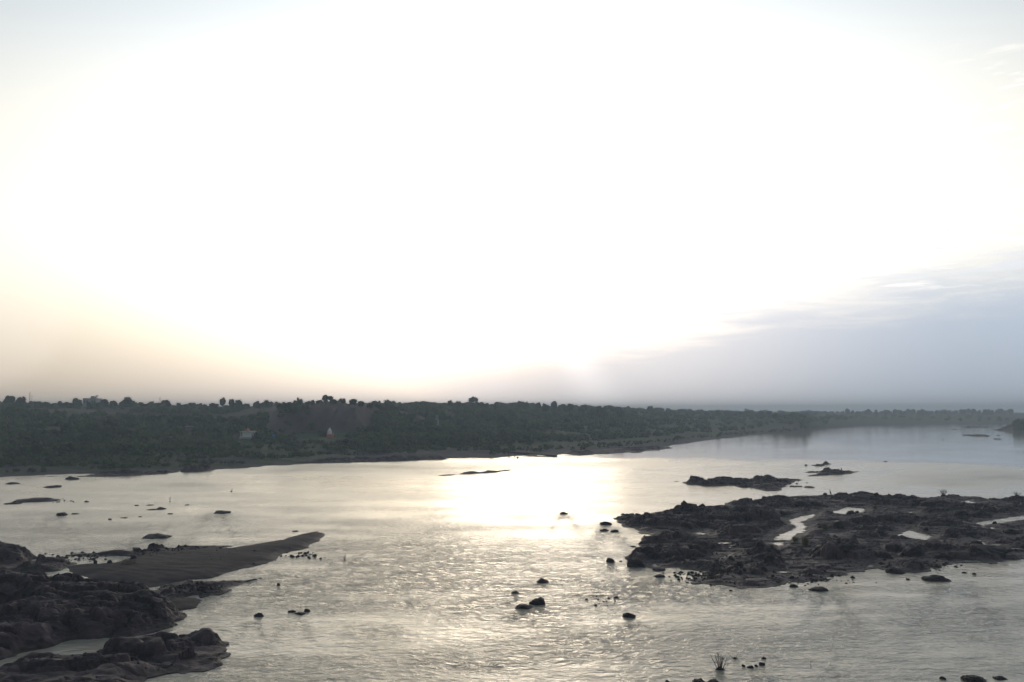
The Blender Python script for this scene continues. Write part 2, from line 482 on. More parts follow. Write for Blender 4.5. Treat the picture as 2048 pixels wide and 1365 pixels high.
def ground_z(X, Y, fine=True):
    X = np.asarray(X, float); Y = np.asarray(Y, float); sh = X.shape; X = X.ravel(); Y = Y.ravel()
    u = np.where(Y > 1, X / np.maximum(Y, 1), np.sign(X) * 9)
    y = np.maximum(Y, 0.0)
    yy = np.array([np.interp(u, CU, CYY[:, k]) for k in range(8)]); zz = np.array([np.interp(u, CU, CZZ[:, k]) for k in range(8)])
    jag = fbm(X / 26, X * 0 + Y / 26, 4, 3) * 7 + fbm(X / 8, Y / 8, 3, 9) * 4.0
    yj = y + jag * np.clip(yy[0] / 250, 0.5, 2) * sstep(yy[1] - y, -60, 30)
    z = np.where(yj < yy[0], np.maximum((yj - yy[0]) * 0.05, -1.5), 0.0)
    t = np.zeros_like(y)
    for k in range(7):
        seg = (yj >= yy[k]) & (yj < yy[k + 1]); f = np.clip((yj - yy[k]) / (yy[k + 1] - yy[k]), 0, 1)
        z = np.where(seg, zz[k] + f * (zz[k + 1] - zz[k]), z); t = np.where(seg, k + f, t)
    far = yj >= yy[7]; t = np.where(far, 7.0, t)
    z = np.where(far, zz[7], z)
    land = sstep(t, 0.3, 3)
    r = fbm(X / 38, Y / 38, 4, 21) * 1.5 * land * (1 + 0.4 * sstep(Y, 500, 1000)) + fbm(X / 9, Y / 14, 3, 5) * 0.35 * sstep(t, 0.0, 1.5)
    r += fbm(X / 16, Y / 5, 3, 77) * 0.34 * sstep(t, 0.02, 0.5) * (1 - sstep(t, 1.0, 2.0))
    cl = sstep(u, -0.30, -0.27) * (1 - sstep(u, -0.19, -0.16)) * sstep(t, 4.0, 4.5) * (1 - sstep(t, 6.2, 6.8))
    r += cl * (-np.abs(fbm(X / 5, Y / 30, 3, 55)) * 2.6 + fbm(X / 2.5, Y / 4, 2, 56) * 0.5)
    return (z + r).reshape(sh), t.reshape(sh)


def polar(us, rows):
    """rows of distance by columns of bearing"""
    A, R = np.meshgrid(us, rows); return np.sin(A) * R, np.cos(A) * R


def grid_quads(nr, nc, closed=False):
    i = np.arange(nr * nc).reshape(nr, nc)
    a = i[:-1, :-1].ravel(); b = i[:-1, 1:].ravel(); c = i[1:, 1:].ravel(); d = i[1:, :-1].ravel()
    q = np.stack([a, b, c, d], 1)
    if closed: q = np.concatenate([q, np.stack([i[:-1, -1], i[:-1, 0], i[1:, 0], i[1:, -1]], 1)])
    return q


def build_ground():
    az = np.concatenate([np.linspace(-180, -44, 35), np.linspace(-42, 42, 600), np.linspace(44, 176, 34)]) * math.pi / 180
    rows = np.concatenate([[1.0, 12, 25, 45, 70, 100, 125], np.geomspace(140, 1300, 330), np.geomspace(1400, 3100, 8)])
    X, Y = polar(az, rows); Z, T = ground_z(X, Y)
    Z = np.where(Y < 60, np.minimum(Z, -1.3), Z)
    me = mesh_np('ground', np.stack([X, Y, Z], -1).reshape(-1, 3), grid_quads(*X.shape, closed=True)[:, ::-1])
    px = CX + X / np.maximum(Y, 1) * F
    soil = sstep(px + 14 * fbm(X / 12, Y / 12, 3, 66), 535, 550) * (1 - sstep(px + 16 * fbm(X / 12, Y / 12, 3, 67), 766, 784)) * sstep(T, 4.05, 4.3) * (1 - sstep(T, 6.3, 6.6))
    nz = fbm(X / 30, Y / 30, 3, 41)
    soil = np.maximum(soil, 0.8 * sstep(nz, 0.25, 0.55) * sstep(T, 2.5, 4))
    soil = np.maximum(soil, sstep(px, 1540, 1575) * (1 - sstep(px, 1612, 1618)) * sstep(T, 0.9, 1.2) * (1 - sstep(T, 3.0, 3.3)) * 0.7)
    rock = sstep(px, 560, 760) * (1 - sstep(T, 0.8, 1.6 + 0.4 * nz)) + (1 - sstep(T, 0.15, 0.5 + 0.3 * nz))
    rock = np.maximum(rock, 0.9 * sstep(fbm(X / 22, Y / 9, 3, 52), 0.15, 0.4) * (1 - sstep(T, 1.4, 2.0)))
    dry = sstep(T, 4.5, 6.2) * (1 - sstep(px, 500, 900)) 
    set_attr(me, 'soil', np.clip(soil, 0, 1).ravel()); set_attr(me, 'rock', np.clip(rock, 0, 1).ravel()); set_attr(me, 'dry', np.clip(dry, 0, 1).ravel())
    o = link('ground', me, GROUND); o['kind'] = 'structure'


build_ground()

# ------------------------------------------------------------------ water: one sheet with riffles
RIFFLES = [  # photo x, y, half width, half height, strength, foam
    (830, 1140, 210, 45, 1.0, .8), (560, 1170, 170, 26, .9, .9), (880, 1075, 150, 35, .5, .1), (1110, 1120, 150, 30, .55, .25),
    (1330, 1176, 170, 16, .9, .9), (1180, 1165, 160, 26, .8, .6), (1000, 1205, 150, 24, .6, .4), (760, 1250, 60, 12, .7, .5),
    (1130, 1270, 160, 30, .6, .1), (760, 934, 260, 11, .9, 0), (360, 966, 60, 8, .6, 0), (1940, 955, 110, 15, .5, 0),
    (1600, 1290, 240, 30, .25, 0), (150, 1060, 200, 26, .35, .1), (970, 1310, 120, 16, .7, .2), (500, 1045, 220, 16, .25, 0),
    (1150, 925, 120, 6, .4, 0), (1900, 1230, 160, 24, .3, 0),
]


WAKES = [(1085, 1167, 30), (1076, 1212, 36), (1044, 1222, 42), (1031, 1190, 20), (1260, 1239, 34), (1222, 1128, 24), (1322, 1158, 30), (516, 1237, 26), (598, 1233, 40), (1128, 1031, 22), (1213, 1054, 32), (1219, 1066, 40),
         (1508, 1338, 40), (1440, 1344, 46), (556, 1174, 12), (1643, 1187, 44), (1886, 1169, 64), (1640, 1323, 20), (302, 1082, 70), (120, 1035, 30), (438, 1030, 40), (1590, 1177, 22)]


def build_water():
    az = np.concatenate([np.linspace(-180, -38, 40), np.linspace(-37, 37, 860), np.linspace(38, 176, 39)]) * math.pi / 180
    yp = np.arange(1520, 900, -2.0)
    r1 = np.array([at(CX, y)[1] for y in yp])
    rows = np.concatenate([[0.5, 10, 20], r1[r1 > 24], np.geomspace(r1[-1] * 1.02, 3100, 90)])
    X, Y = polar(az, rows)
    Ys = np.where(Y > 5, Y, 5.0); px = CX + X / Ys * F; py = HOR + CAMZ / Ys * F * 1.0
    # the current line from the far spit across the river: still water above, broken water below
    lip = np.interp(px, [900, 1160, 1400, 1700, 2048, 2600], [930, 915, 912, 916, 926, 935]) + fbm(px / 60, px * 0, 2, 4) * 1.5
    base = 0.05 + 0.17 * sstep(py, lip - 1, lip + 7) + 0.20 * sstep(py, 1000, 1200)
    base += 0.10 * sstep(1024 - px, 200, 700) * sstep(py, 950, 990)
    foam = np.zeros_like(base); rf = base.copy()
    wob = fbm(px / 90, py / 26, 3, 31) * 0.5
    for cx, cy, hw, hh, s, f in RIFFLES:
        q = np.exp(-(np.abs((px - cx) / hw) ** 2.2 + np.abs((py - cy) / hh) ** 2.2) * 1.0 * (1 + wob))
        rf += s * 1.25 * q; foam = np.maximum(foam, f * q)
    for cx, cy, w in WAKES:
        dx = (px - cx) / w; dy = (py - cy) / max(5, w * 0.42)
        tail = np.exp(-((np.abs(dx) - 0.35 - 0.30 * np.clip(dy, 0, 9)) / (0.22 + 0.05 * np.clip(dy, 0, 9))) ** 2) * sstep(dy, -0.6, 0.1) * np.exp(-np.clip(dy, 0, 99) / 1.8)
        ring = np.exp(-(dx / 0.62) ** 2 - (dy / 0.55) ** 2)
        rf += 0.9 * tail + 0.5 * ring; foam = np.maximum(foam, np.clip(0.9 * tail + 0.8 * ring, 0, 1))
    stre = fbm(px / 120 + py / 90, py / 12, 3, 61)
    rf *= 1 + 0.45 * stre
    rf = np.where(Y < 5, 0.4, np.clip(rf, 0.02, 2.2))
    amp = 0.055 * np.clip(rf, 0, 1.3) ** 1.2 * np.clip(1 - (Y - 120) / 160, 0, 1) * (Y > 20)
    Z = amp * (fbm(X / 2.6 + 3, Y / 1.7, 3, 71) + 0.5 * fbm(X / 0.9, Y / 0.8, 2, 72))
    me = mesh_np('water', np.stack([X, Y, Z], -1).reshape(-1, 3), grid_quads(*X.shape, closed=True)[:, ::-1])
    set_attr(me, 'riffle', rf.ravel()); set_attr(me, 'rapid', sstep(py, 985, 1130).ravel()); set_attr(me, 'foam', np.clip(foam * (0.6 + stre), 0, 1).ravel())
    o = link('water', me, WATER); o['kind'] = 'structure'


build_water()

# ------------------------------------------------------------------ bedrock outcrops and the sand bar
def outcrop(name, label, outline, cell, shelf, ramp, lumps, lump_r, lump_h, pools=(), extra=(), seed=1, keep_out=(), rough=0.05,
            mat=None, cat='rock', sand_bias=0.0, moss=(), plate=1.0, broken=1.0):
    poly = poly_px(outline); P = np.array(poly)
    x0, y0 = P.min(0) - 2; x1, y1 = P.max(0) + 2
    xs = np.arange(x0, x1, cell); ys = np.arange(y0, y1, cell)
    X, Y = np.meshgrid(xs, ys)
    sd = sdist(poly, X, Y) + fbm(X / 3.2, Y / 3.2, 4, seed) * 0.75
    wob = fbm(X / 14, Y / 8, 3, seed + 5)
    H = np.where(sd < 0, sd * 0.9, sstep(sd, 0, ramp) * shelf * (0.72 + 0.35 * wob + 0.75 * fbm(X / 5, Y / 2.2, 3, seed + 6)) + 0.05 * (1 - sstep(sd, 1, 3)))
    pd = np.full(X.shape, -1e3)
    for pl in pools: pd = np.maximum(pd, sdist(poly_px(pl), X, Y))
    pf = pd.copy()
    for sh in (1.5, 3.5, 6.0):
        for pl in pools: pf = np.maximum(pf, sdist(poly_px(pl), X, Y + sh))
    pool_free = 0.12 + 0.88 * sstep(-pf, 0.2, 2.5)
    L = np.zeros_like(X); r_ = np.random.default_rng(seed)
    cand = []
    dens = fbm(X / 11, Y / 7, 3, seed + 8)
    for k in range(lumps):
        i = r_.integers(0, len(ys)); j = r_.integers(0, len(xs))
        if sd[i, j] < 0.3 or dens[i, j] < -0.22 + r_.random() * 0.35 + sand_bias: continue
        s = r_.random() ** 1.8
        a = lump_r[0] + s * (lump_r[1] - lump_r[0])
        cand.append((xs[j], ys[i], a, a * (0.26 + 0.34 * r_.random()), (lump_h[0] + s * (lump_h[1] - lump_h[0])) * (0.7 + 0.6 * r_.random()),
                     (r_.random() - 0.35) * 0.5, 4.0 + 6 * r_.random()))
    for e in extra:   # photo x, y, half width px, depth m, height m, turn
        cx, cy = at(e[0], e[1]); cand.append((cx, cy, e[2] * cy / F, e[3], e[4] * 0.72, e[5], 7.0))
    wx = fbm(X / 2.2, Y / 1.6, 4, seed + 12)
    for cx, cy, a, b, h, rot, pw in cand:
        R = max(a, b) * 1.5
        i0, i1 = np.searchsorted(ys, (cy - R, cy + R)); j0, j1 = np.searchsorted(xs, (cx - R, cx + R))
        if i1 <= i0 or j1 <= j0: continue
        dx = X[i0:i1, j0:j1] - cx; dy = Y[i0:i1, j0:j1] - cy
        q = np.sqrt(((dx * math.cos(rot) + dy * math.sin(rot)) / a) ** 2 + ((-dx * math.sin(rot) + dy * math.cos(rot)) / b) ** 2) + wx[i0:i1, j0:j1] * 0.32
        dome = h * np.clip(1 - np.clip(q, 0, 1) ** pw, 0, 1) ** 0.55
        L[i0:i1, j0:j1] = np.maximum(L[i0:i1, j0:j1], dome + 0.3 * np.minimum(L[i0:i1, j0:j1], dome))
    L *= pool_free * sstep(sd, -0.2, 0.9)
    # bedding: lumps break into ledges
    st = 0.14; ph = (L + 0.16 * fbm(X / 4, Y / 2.4, 4, seed + 20)) / st
    fr = ph - np.floor(ph); Lt = (np.floor(ph) + sstep(fr, 0.62, 0.9)) * st
    L = np.where(L > 0.05, 0.12 * L + 0.88 * np.maximum(Lt, 0), L)
    rg = sstep(L, 0.02, 0.25)
    # broken plates: each block of bedrock sits at its own level, tilts, and is parted by open joints
    qx = X + 0.5 * fbm(X / 2.0, Y / 2.0, 3, seed + 31); qy = Y + 0.35 * fbm(X / 2.0, Y / 2.0, 3, seed + 32)
    b1, c1, gx1, gy1 = worley(qx / (2.4 * plate), qy / (1.0 * plate), seed + 33)
    b2, c2, gx2, gy2 = worley(qx / (0.95 * plate), qy / (0.42 * plate), seed + 34)
    up1 = (c1 - 0.45) * 0.58 + gy1 * 0.07 * np.sign(c1 - 0.3) - 0.30 * (1 - sstep(b1, 0.0, 0.13))
    up2 = (c2 - 0.5) * 0.12 + gy2 * 0.03 - 0.07 * (1 - sstep(b2, 0.0, 0.16))
    k_ = np.clip(0.42 + 0.7 * rg, 0, 1) * sstep(sd, 0.1, 1.0)
    H = H + L + (sd > 0) * fbm(X / 0.9, Y / 0.6, 4, seed + 40, 0.6) * rough * (0.35 + 0.4 * rg) + k_ * broken * (up1 + up2)
    tone = np.clip(0.25 + 0.45 * c1 + 0.55 * c2 - 0.25, 0, 1)
    H = np.where(pd > -1.2, np.minimum(H, 0.03 - 0.20 * np.clip(pd, -3, 2) + fbm(X / 1.0, Y / 0.7, 3, seed + 50) * 0.07), H)
    H = np.maximum(H, -0.9)
    keep = (H[:-1, :-1] > -0.7) | (H[1:, 1:] > -0.7) | (H[:-1, 1:] > -0.7) | (H[1:, :-1] > -0.7)
    q = grid_quads(*X.shape)[keep.ravel()]
    used = np.unique(q); remap = np.full(X.size, -1, np.int64); remap[used] = np.arange(len(used))
    V = np.stack([X, Y, H], -1).reshape(-1, 3)[used]; c = V[:, :2].mean(0); V = V - np.array([c[0], c[1], 0])
    me = mesh_np(name, V, remap[q], False)
    sand = (1 - rg) * sstep(H, -0.05, 0.2)
    set_attr(me, 'sand', sand.ravel()[used]); set_attr(me, 'tone', tone.ravel()[used])
    mo = np.zeros_like(H)
    for mx, my, mw, md in moss:
        ox, oy = at(mx, my, 0.5); mo = np.maximum(mo, np.exp(-(((X - ox) / (mw * oy / F)) ** 2 + ((Y - oy) / md) ** 2) * 1.5) * sstep(fbm(X / 0.8, Y / 0.8, 2, 5), -0.3, 0.3))
    wetmoss = 0.55 * sstep(H, 0.30, 0.02) * sstep(fbm(X / 3, Y / 3, 2, seed + 60), 0.05, 0.4)
    set_attr(me, 'moss', np.clip(np.maximum(mo, wetmoss), 0, 1).ravel()[used])
    o = link(name, me, mat or ROCK, loc=(c[0], c[1], 0)); tag(o, label, cat)
    FIELDS.append((xs, ys, H))
    return o


FIELDS = []


def rock_z(x, y):
    z = -9.0
    for xs, ys, H in FIELDS:
        j = int(np.searchsorted(xs, x)); i = int(np.searchsorted(ys, y))
        if 0 < j < len(xs) and 0 < i < len(ys): z = max(z, float(H[i, j]))
    return z


R1 = [(1228, 1039), (1245, 1050), (1262, 1058), (1276, 1066), (1296, 1068), (1312, 1066), (1286, 1078), (1279, 1090), (1274, 1100), (1265, 1113),
      (1254, 1129), (1264, 1135), (1290, 1137), (1326, 1139), (1345, 1139), (1356, 1145), (1380, 1141), (1400, 1143), (1424, 1142), (1412, 1150),
      (1390, 1158), (1400, 1166), (1424, 1171), (1450, 1171), (1478, 1178), (1502, 1178), (1540, 1173), (1562, 1170), (1582, 1165), (1602, 1167),
      (1640, 1159), (1662, 1155), (1692, 1150), (1730, 1141), (1756, 1136), (1772, 1142), (1802, 1149), (1832, 1146), (1862, 1138), (1900, 1126),
      (1950, 1125), (1990, 1130), (2022, 1122), (2060, 1118), (2160, 1112), (2300, 1104),
      (2300, 985, .6), (2048, 988, .7), (1990, 993, .6), (1950, 986, .7), (1900, 983, .8), (1850, 986, .8), (1800, 988, .7), (1750, 988, .7),
      (1700, 985, .8), (1665, 981, .8), (1640, 983, .7), (1600, 987, .5), (1560, 988, .5), (1540, 993, .4), (1500, 998, .3), (1470, 1000, .1),
      (1462, 1003, .1), (1440, 1006, .4), (1400, 1008, .5), (1370, 1013, .6), (1340, 1012, .7), (1310, 1016, .6), (1284, 1022, .5), (1270, 1032, .2), (1244, 1034)]
POOLS1 = [
    [(1576, 1040), (1604, 1033), (1632, 1027), (1629, 1035), (1604, 1045), (1614, 1053), (1611, 1063), (1590, 1073), (1582, 1082), (1544, 1081), (1556, 1070), (1574, 1064), (1592, 1055), (1580, 1048)],
    [(1536, 1086), (1570, 1085), (1561, 1096)], [(1655, 1026), (1695, 1015), (1732, 1018), (1728, 1026), (1690, 1030)],
    [(1785, 1074), (1817, 1060), (1865, 1073), (1858, 1082), (1817, 1077)], [(1934, 1088), (1957, 1079), (1980, 1091), (1953, 1090)],
    [(1946, 1047), (1992, 1039), (2048, 1031), (2220, 1020), (2220, 1030), (2048, 1040), (1967, 1052)], [(1385, 1066), (1405, 1063), (1415, 1072), (1395, 1070)],
    [(1653, 1068), (1680, 1065), (1664, 1072)], [(1303, 1131), (1311, 1127), (1320, 1134), (1308, 1136)], [(1792, 1025), (1826, 1024), (1830, 1028), (1800, 1028)],
    [(1917, 1005), (1935, 1001), (1958, 1007), (1940, 1010)], [(1822, 997), (1861, 993), (1845, 999)], [(1436, 1118), (1468, 1105), (1462, 1111), (1440, 1120)],
    [(1533, 1146), (1582, 1141), (1575, 1147)], [(1975, 1057), (1985, 1053), (1990, 1060)], [(1733, 1133), (1746, 1128), (1742, 1138)], [(1850, 1123), (1870, 1121), (1872, 1125)],
]
EXTRA1 = [(1330, 1020, 40, 2.0, .9, .1), (1370, 1024, 22, 1.6, 1.1, 0), (1420, 1060, 60, 3, .7, .1), (1330, 1050, 60, 3, .6, .1), (1310, 1085, 50, 2, .8, 0),
          (1290, 1122, 34, 1.6, 1.0, 0), (1360, 1110, 60, 2.5, .8, .1), (1640, 1110, 70, 2.4, 1.7, .05), (1700, 1118, 50, 1.8, 1.0, -.1), (1480, 1040, 60, 3, .8, .15),
          (1535, 1040, 46, 3.0, 1.5, 0), (1700, 1075, 60, 3, .8, 0), (1820, 1040, 80, 3, .6, .1), (1930, 1075, 50, 2.4, .8, 0), (2000, 1106, 60, 1.6, 1.2, 0),
          (1910, 1100, 40, 2, .9, 0), (1740, 1000, 70, 3, .7, 0), (1890, 990, 60, 3, .6, 0), (1690, 988, 50, 2.5, .8, .05), (1520, 1115, 40, 2, .8, 0), (1980, 1020, 80, 4, .6, 0)]
outcrop('rock_outcrop', 'broad dark outcrop of lumpy bedrock with many bright pools reaching into the river', R1, 0.17, 0.26, 2.5, 4500, (0.5, 2.8), (0.10, 0.40),
        POOLS1, EXTRA1, seed=3, moss=[(1700, 1150, 60, 2.5), (1470, 1112, 20, 2.0), (1650, 1062, 10, 1.2), (1760, 1128, 30, 1.0), (1880, 1130, 20, 1.0), (1580, 1030, 30, 2.5)])
R2 = [(1357, 967), (1382, 970), (1392, 971), (1430, 973), (1465, 971), (1478, 975), (1502, 977), (1530, 983), (1562, 981), (1568, 974), (1582, 966), (1602, 960),
      (1597, 957, .3), (1540, 954, .6), (1510, 955, .5), (1460, 958, .4), (1420, 958, .5), (1384, 958, .5), (1366, 963, .2)]
outcrop('rock_outcrop', 'low elongated bedrock island lying just beyond the broad lumpy outcrop', R2, 0.2, 0.35, 2.0, 800, (0.5, 2.4), (0.10, 0.36), (),
        [(1392, 964, 18, 1.6, .9, 0), (1440, 966, 40, 2.0, .7, 0), (1530, 962, 24, 2.4, .8, 0)], seed=14)
outcrop('rock_islet', 'flat rock islet with a dark upright bird standing beyond its crest', [(1612, 954), (1632, 949), (1650, 946), (1604, 946), (1640, 941.5, .2), (1662, 940.5, .3), (1700, 942, .2), (1718, 943.5), (1702, 948), (1662, 951)],
        0.25, 0.35, 2.0, 120, (0.6, 2.2), (0.15, 0.4), (), (), seed=19)
outcrop('rock_islet', 'short string of rocks upstream of the flat islet with the bird', [(1625, 932), (1640, 934), (1648, 931), (1664, 928.5), (1650, 928), (1634, 929.5)], 0.25, 0.25, 2.0, 80, (0.6, 1.6), (0.2, 0.5), (), (), seed=23)
outcrop('rock_reef', 'long thin dark reef lying in the sun glitter below the far bank', [(918, 949.5), (940, 949), (985, 946), (1026, 940.5), (1018, 939.5, .1), (960, 942.5, .3), (926, 944.5, .3)], 0.28, 0.32, 1.2, 120, (0.6, 2.0), (0.1, 0.3), (), (), seed=25)
outcrop('rock_reef', 'short low reef just beside the long thin reef in the glitter', [(877, 952.5), (896, 951.8), (918, 949.8), (906, 949, .1), (882, 950, .1)], 0.28, 0.25, 1.2, 40, (0.6, 1.6), (0.1, 0.25), (), (), seed=27)

LEFT = [(-330, 1345), (-60, 1326), (0, 1318), (60, 1302), (92, 1296), (150, 1282), (250, 1275), (320, 1262), (350, 1250), (362, 1236), (358, 1222), (330, 1204),
        (300, 1186), (296, 1172, .5), (270, 1168, .8), (200, 1160, .8), (130, 1150, .8), (40, 1148, .8), (-40, 1144, .8), (-330, 1135, .6)]
EXL = [(250, 1228, 110, 3.4, .95, .08), (120, 1233, 130, 3.8, 1.1, .05), (0, 1240, 120, 4.4, 1.2, 0), (180, 1200, 130, 3.0, .8, .06), (60, 1195, 110, 3.0, .85, 0),
       (240, 1190, 70, 2.4, .5, .05), (310, 1225, 50, 2.6, .8, .1), (-120, 1220, 120, 5, 1.2, 0), (150, 1172, 100, 2.0, .6, 0), (20, 1172, 90, 2.0, .6, 0), (200, 1252, 120, 2.2, .8, 0.05)]
outcrop('rock_outcrop', 'massive near-black layered rock mass rising steeply from the water below the sand bar', LEFT, 0.11, 0.5, 2.0, 1800, (0.6, 3.4), (0.12, 0.5), [[(-60, 1222), (14, 1218), (4, 1230), (-60, 1240)]], EXL, seed=31, rough=0.05, sand_bias=-0.5, plate=1.25, broken=1.15,
        moss=[(290, 1204, 16, .8), (240, 1198, 14, .8)])
SLAB = [(-330, 1400), (-60, 1352), (0, 1336), (60, 1312), (150, 1314), (232, 1302), (312, 1286), (400, 1277), (440, 1280), (453, 1286), (442, 1301), (424, 1310), (449, 1310),
        (442, 1330), (416, 1342), (380, 1346), (342, 1352), (304, 1368), (210, 1425), (0, 1500), (-330, 1600)]
outcrop('rock_slab', 'smooth sloping brown rock slab cut off by the frame edge, its toe pointing into the rapids', SLAB, 0.10, 0.45, 1.8, 160, (0.7, 2.6), (0.08, 0.3), [[(394, 1334), (402, 1332), (400, 1337)]],
        [(370, 1290, 70, 1.4, .5, .1), (290, 1310, 90, 1.3, .75, .1), (390, 1328, 50, 1.0, .6, .1), (120, 1345, 80, 1.4, .5, .05), (200, 1335, 60, 1.2, .6, .1)], seed=37, rough=0.05, sand_bias=0.05, plate=1.6, broken=0.8, moss=[(424, 1300, 14, .8)])
MID = [(288, 1192), (330, 1201), (352, 1200), (382, 1193), (402, 1198), (432, 1190), (456, 1182), (474, 1175), (502, 1164), (526, 1156), (516, 1151.5, .2), (482, 1154, .3), (442, 1160, .2),
       (402, 1155, .3), (332, 1163, .3), (300, 1174, .3)]
outcrop('rock_slab', 'brownish rubble-covered rock slab between the sand bar and the black layered rock', MID, 0.13, 0.28, 1.6, 420, (0.4, 1.6), (0.06, 0.24), [[(296, 1166), (318, 1163), (312, 1175), (294, 1174)], [(322, 1174), (346, 1173), (344, 1176)]], (), seed=41, moss=[(440, 1172, 20, .8)])
UP = [(150, 1110), (200, 1113), (270, 1114), (330, 1111), (400, 1101), (462, 1093), (432, 1087, .2), (390, 1086, .4), (330, 1090, .4), (260, 1095, .4), (200, 1101, .3), (165, 1106, .1)]
outcrop('rock_slab', 'low grey rock slab with dark rubble along the outer side of the sand bar', UP, 0.15, 0.30, 1.6, 260, (0.5, 2.0), (0.06, 0.22), [[(238, 1098), (262, 1096), (258, 1100)]], [(300, 1100, 34, 1.6, .6, 0), (230, 1104, 50, 1.6, .4, 0)], seed=43)
outcrop('rock_slab', 'small mossy ledge beside the quiet pool above the black layered rock', [(-200, 1152), (0, 1146), (60, 1146), (120, 1140), (150, 1134), (156, 1126), (120, 1121), (70, 1124), (30, 1130), (-20, 1136), (-200, 1140)],
        0.14, 0.4, 1.2, 200, (0.5, 1.8), (0.15, 0.5), [[(30, 1136), (48, 1128), (40, 1138)]], (), seed=47, moss=[(60, 1132, 60, 1.2), (20, 1136, 60, 1.0)])
outcrop('rock_outcrop', 'big domed black rock rising at the frame edge above the mossy ledge', [(-200, 1140), (0, 1134), (40, 1131), (60, 1124), (70, 1114), (66, 1108), (30, 1104), (-60, 1102), (-200, 1104)], 0.12, 0.75, 2.0, 160, (0.6, 2.2), (0.1, 0.3), (), [(-14, 1120, 75, 2.6, .75, -.1), (30, 1122, 40, 2.0, .5, -.15), (-80, 1122, 80, 2.6, .8, 0)], seed=61, rough=0.06, sand_bias=-0.5, plate=1.5, broken=.8)
# sand bar
BAR = [(636, 1062.5), (646, 1069), (640, 1081), (622, 1091), (601, 1101), (562, 1109), (549, 1121), (520, 1131), (442, 1151), (402, 1159), (340, 1168), (290, 1178), (230, 1166), (150, 1150), (130, 1134), (170, 1130),
       (228, 1126), (262, 1116), (300, 1105), (400, 1096, .2), (430, 1090, .2), (462, 1093, .2), (500, 1088, .2), (560, 1078, .2), (600, 1068, .1)]


def build_bar():
    poly = poly_px(BAR); P = np.array(poly); x0, y0 = P.min(0) - 2; x1, y1 = P.max(0) + 2
    xs = np.arange(x0, x1, 0.17); ys = np.arange(y0, y1, 0.17); X, Y = np.meshgrid(xs, ys)
    sd = sdist(poly, X, Y) + fbm(X / 2.5, Y / 2.5, 3, 81) * 0.35
    H = np.where(sd < 0, sd * 0.4, 0.55 * (1 - np.exp(-np.clip(sd, 0, 99) / 2.2))) + 0.02
    px = CX + X / Y * F
    w = (Y + 0.35 * X + fbm(X / 9, Y / 9, 2, 83) * 2.5) / 1.3
    H = H + (sd > 0.3) * (0.014 * np.sin(w * 2 * np.pi) * sstep(sd, 0.3, 2) * sstep(520 - px, 0, 120) + 0.03 * fbm(X / 1.2, Y / 1.2, 3, 85))
    H = np.maximum(H, -0.6)
    k = (H[:-1, :-1] > -0.5) | (H[1:, 1:] > -0.5); q = grid_quads(*X.shape)[k.ravel()]
    used = np.unique(q); rm = np.full(X.size, -1, np.int64); rm[used] = np.arange(len(used))
    me = mesh_np('sandbar', np.stack([X, Y, H], -1).reshape(-1, 3)[used], rm[q])
    set_attr(me, 'wet', (1 - sstep(H + 0.06 * fbm(X / 2, Y / 2, 3, 95), 0.05, 0.22)).ravel()[used])
    o = link('sandbar', me, SAND); o['kind'] = 'structure'; o['label'] = 'smooth dark sand bar tapering into the river'
    FIELDS.append((xs, ys, H))
    # little beach under the black rock
    poly = poly_px([(356, 1224), (394, 1216), (401, 1206), (394, 1197), (340, 1198), (320, 1210), (340, 1226)]); P = np.array(poly)
    x0, y0 = P.min(0) - 1; x1, y1 = P.max(0) + 1
    X, Y = np.meshgrid(np.arange(x0, x1, 0.14), np.arange(y0, y1, 0.14)); sd = sdist(poly, X, Y) + fbm(X / 2, Y / 2, 3, 88) * 0.2
    H = np.where(sd < 0, sd * 0.4, 0.30 * (1 - np.exp(-np.clip(sd, 0, 99)))) + 0.02 + 0.03 * fbm(X, Y, 3, 89)
    me = mesh_np('beach', np.stack([X, Y, H], -1).reshape(-1, 3), grid_quads(*X.shape)); o = link('beach', me, SAND); o['kind'] = 'structure'


build_bar()

# ------------------------------------------------------------------ single rocks
def rock_mesh(seed, sub=4, planes=16, sharp=0.92, name='rock'):
    bm = bmesh.new(); bmesh.ops.create_icosphere(bm, subdivisions=sub, radius=1.0)
    V = np.array([v.co[:] for v in bm.verts]); r_ = np.random.default_rng(seed)
    nrm = r_.normal(size=(planes, 3)); nrm[:, 2] = np.abs(nrm[:, 2]) * 0.8; nrm /= np.linalg.norm(nrm, axis=1)[:, None]
    dd = 0.52 + 0.48 * r_.random(planes)
    n = V / np.linalg.norm(V, axis=1)[:, None]
    c = n @ nrm.T; rad = np.where(c > 0.05, dd / np.maximum(c, 0.05), 9).min(1); rad = np.minimum(rad, 1.05)
    rad = 1.0 * (1 - sharp) + rad * sharp
    rad *= 1 + 0.16 * (perlin(n[:, 0] * 1.7 + n[:, 2], n[:, 1] * 1.7 - n[:, 2] * 0.8, seed)) + 0.10 * perlin(n[:, 0] * 4 + n[:, 2] * 3, n[:, 1] * 4 + n[:, 2] * 2, seed + 1) + 0.05 * perlin(n[:, 0] * 11 + n[:, 2] * 7, n[:, 1] * 11 - n[:, 2] * 5, seed + 2)
    V = n * rad[:, None]
    m = V.max(0); k = V.min(0); V[:, :2] -= (m + k)[:2] / 2; V[:, 0] /= (m - k)[0]; V[:, 1] /= (m - k)[1]; V[:, 2] /= m[2]
    V[:, 2] = np.maximum(V[:, 2], -0.6)
    for v, q in zip(bm.verts, V): v.co = q
    for f in bm.faces: f.smooth = True
    me = bpy.data.meshes.new(name); bm.to_mesh(me); bm.free(); me.materials.append(BOULDER); return me


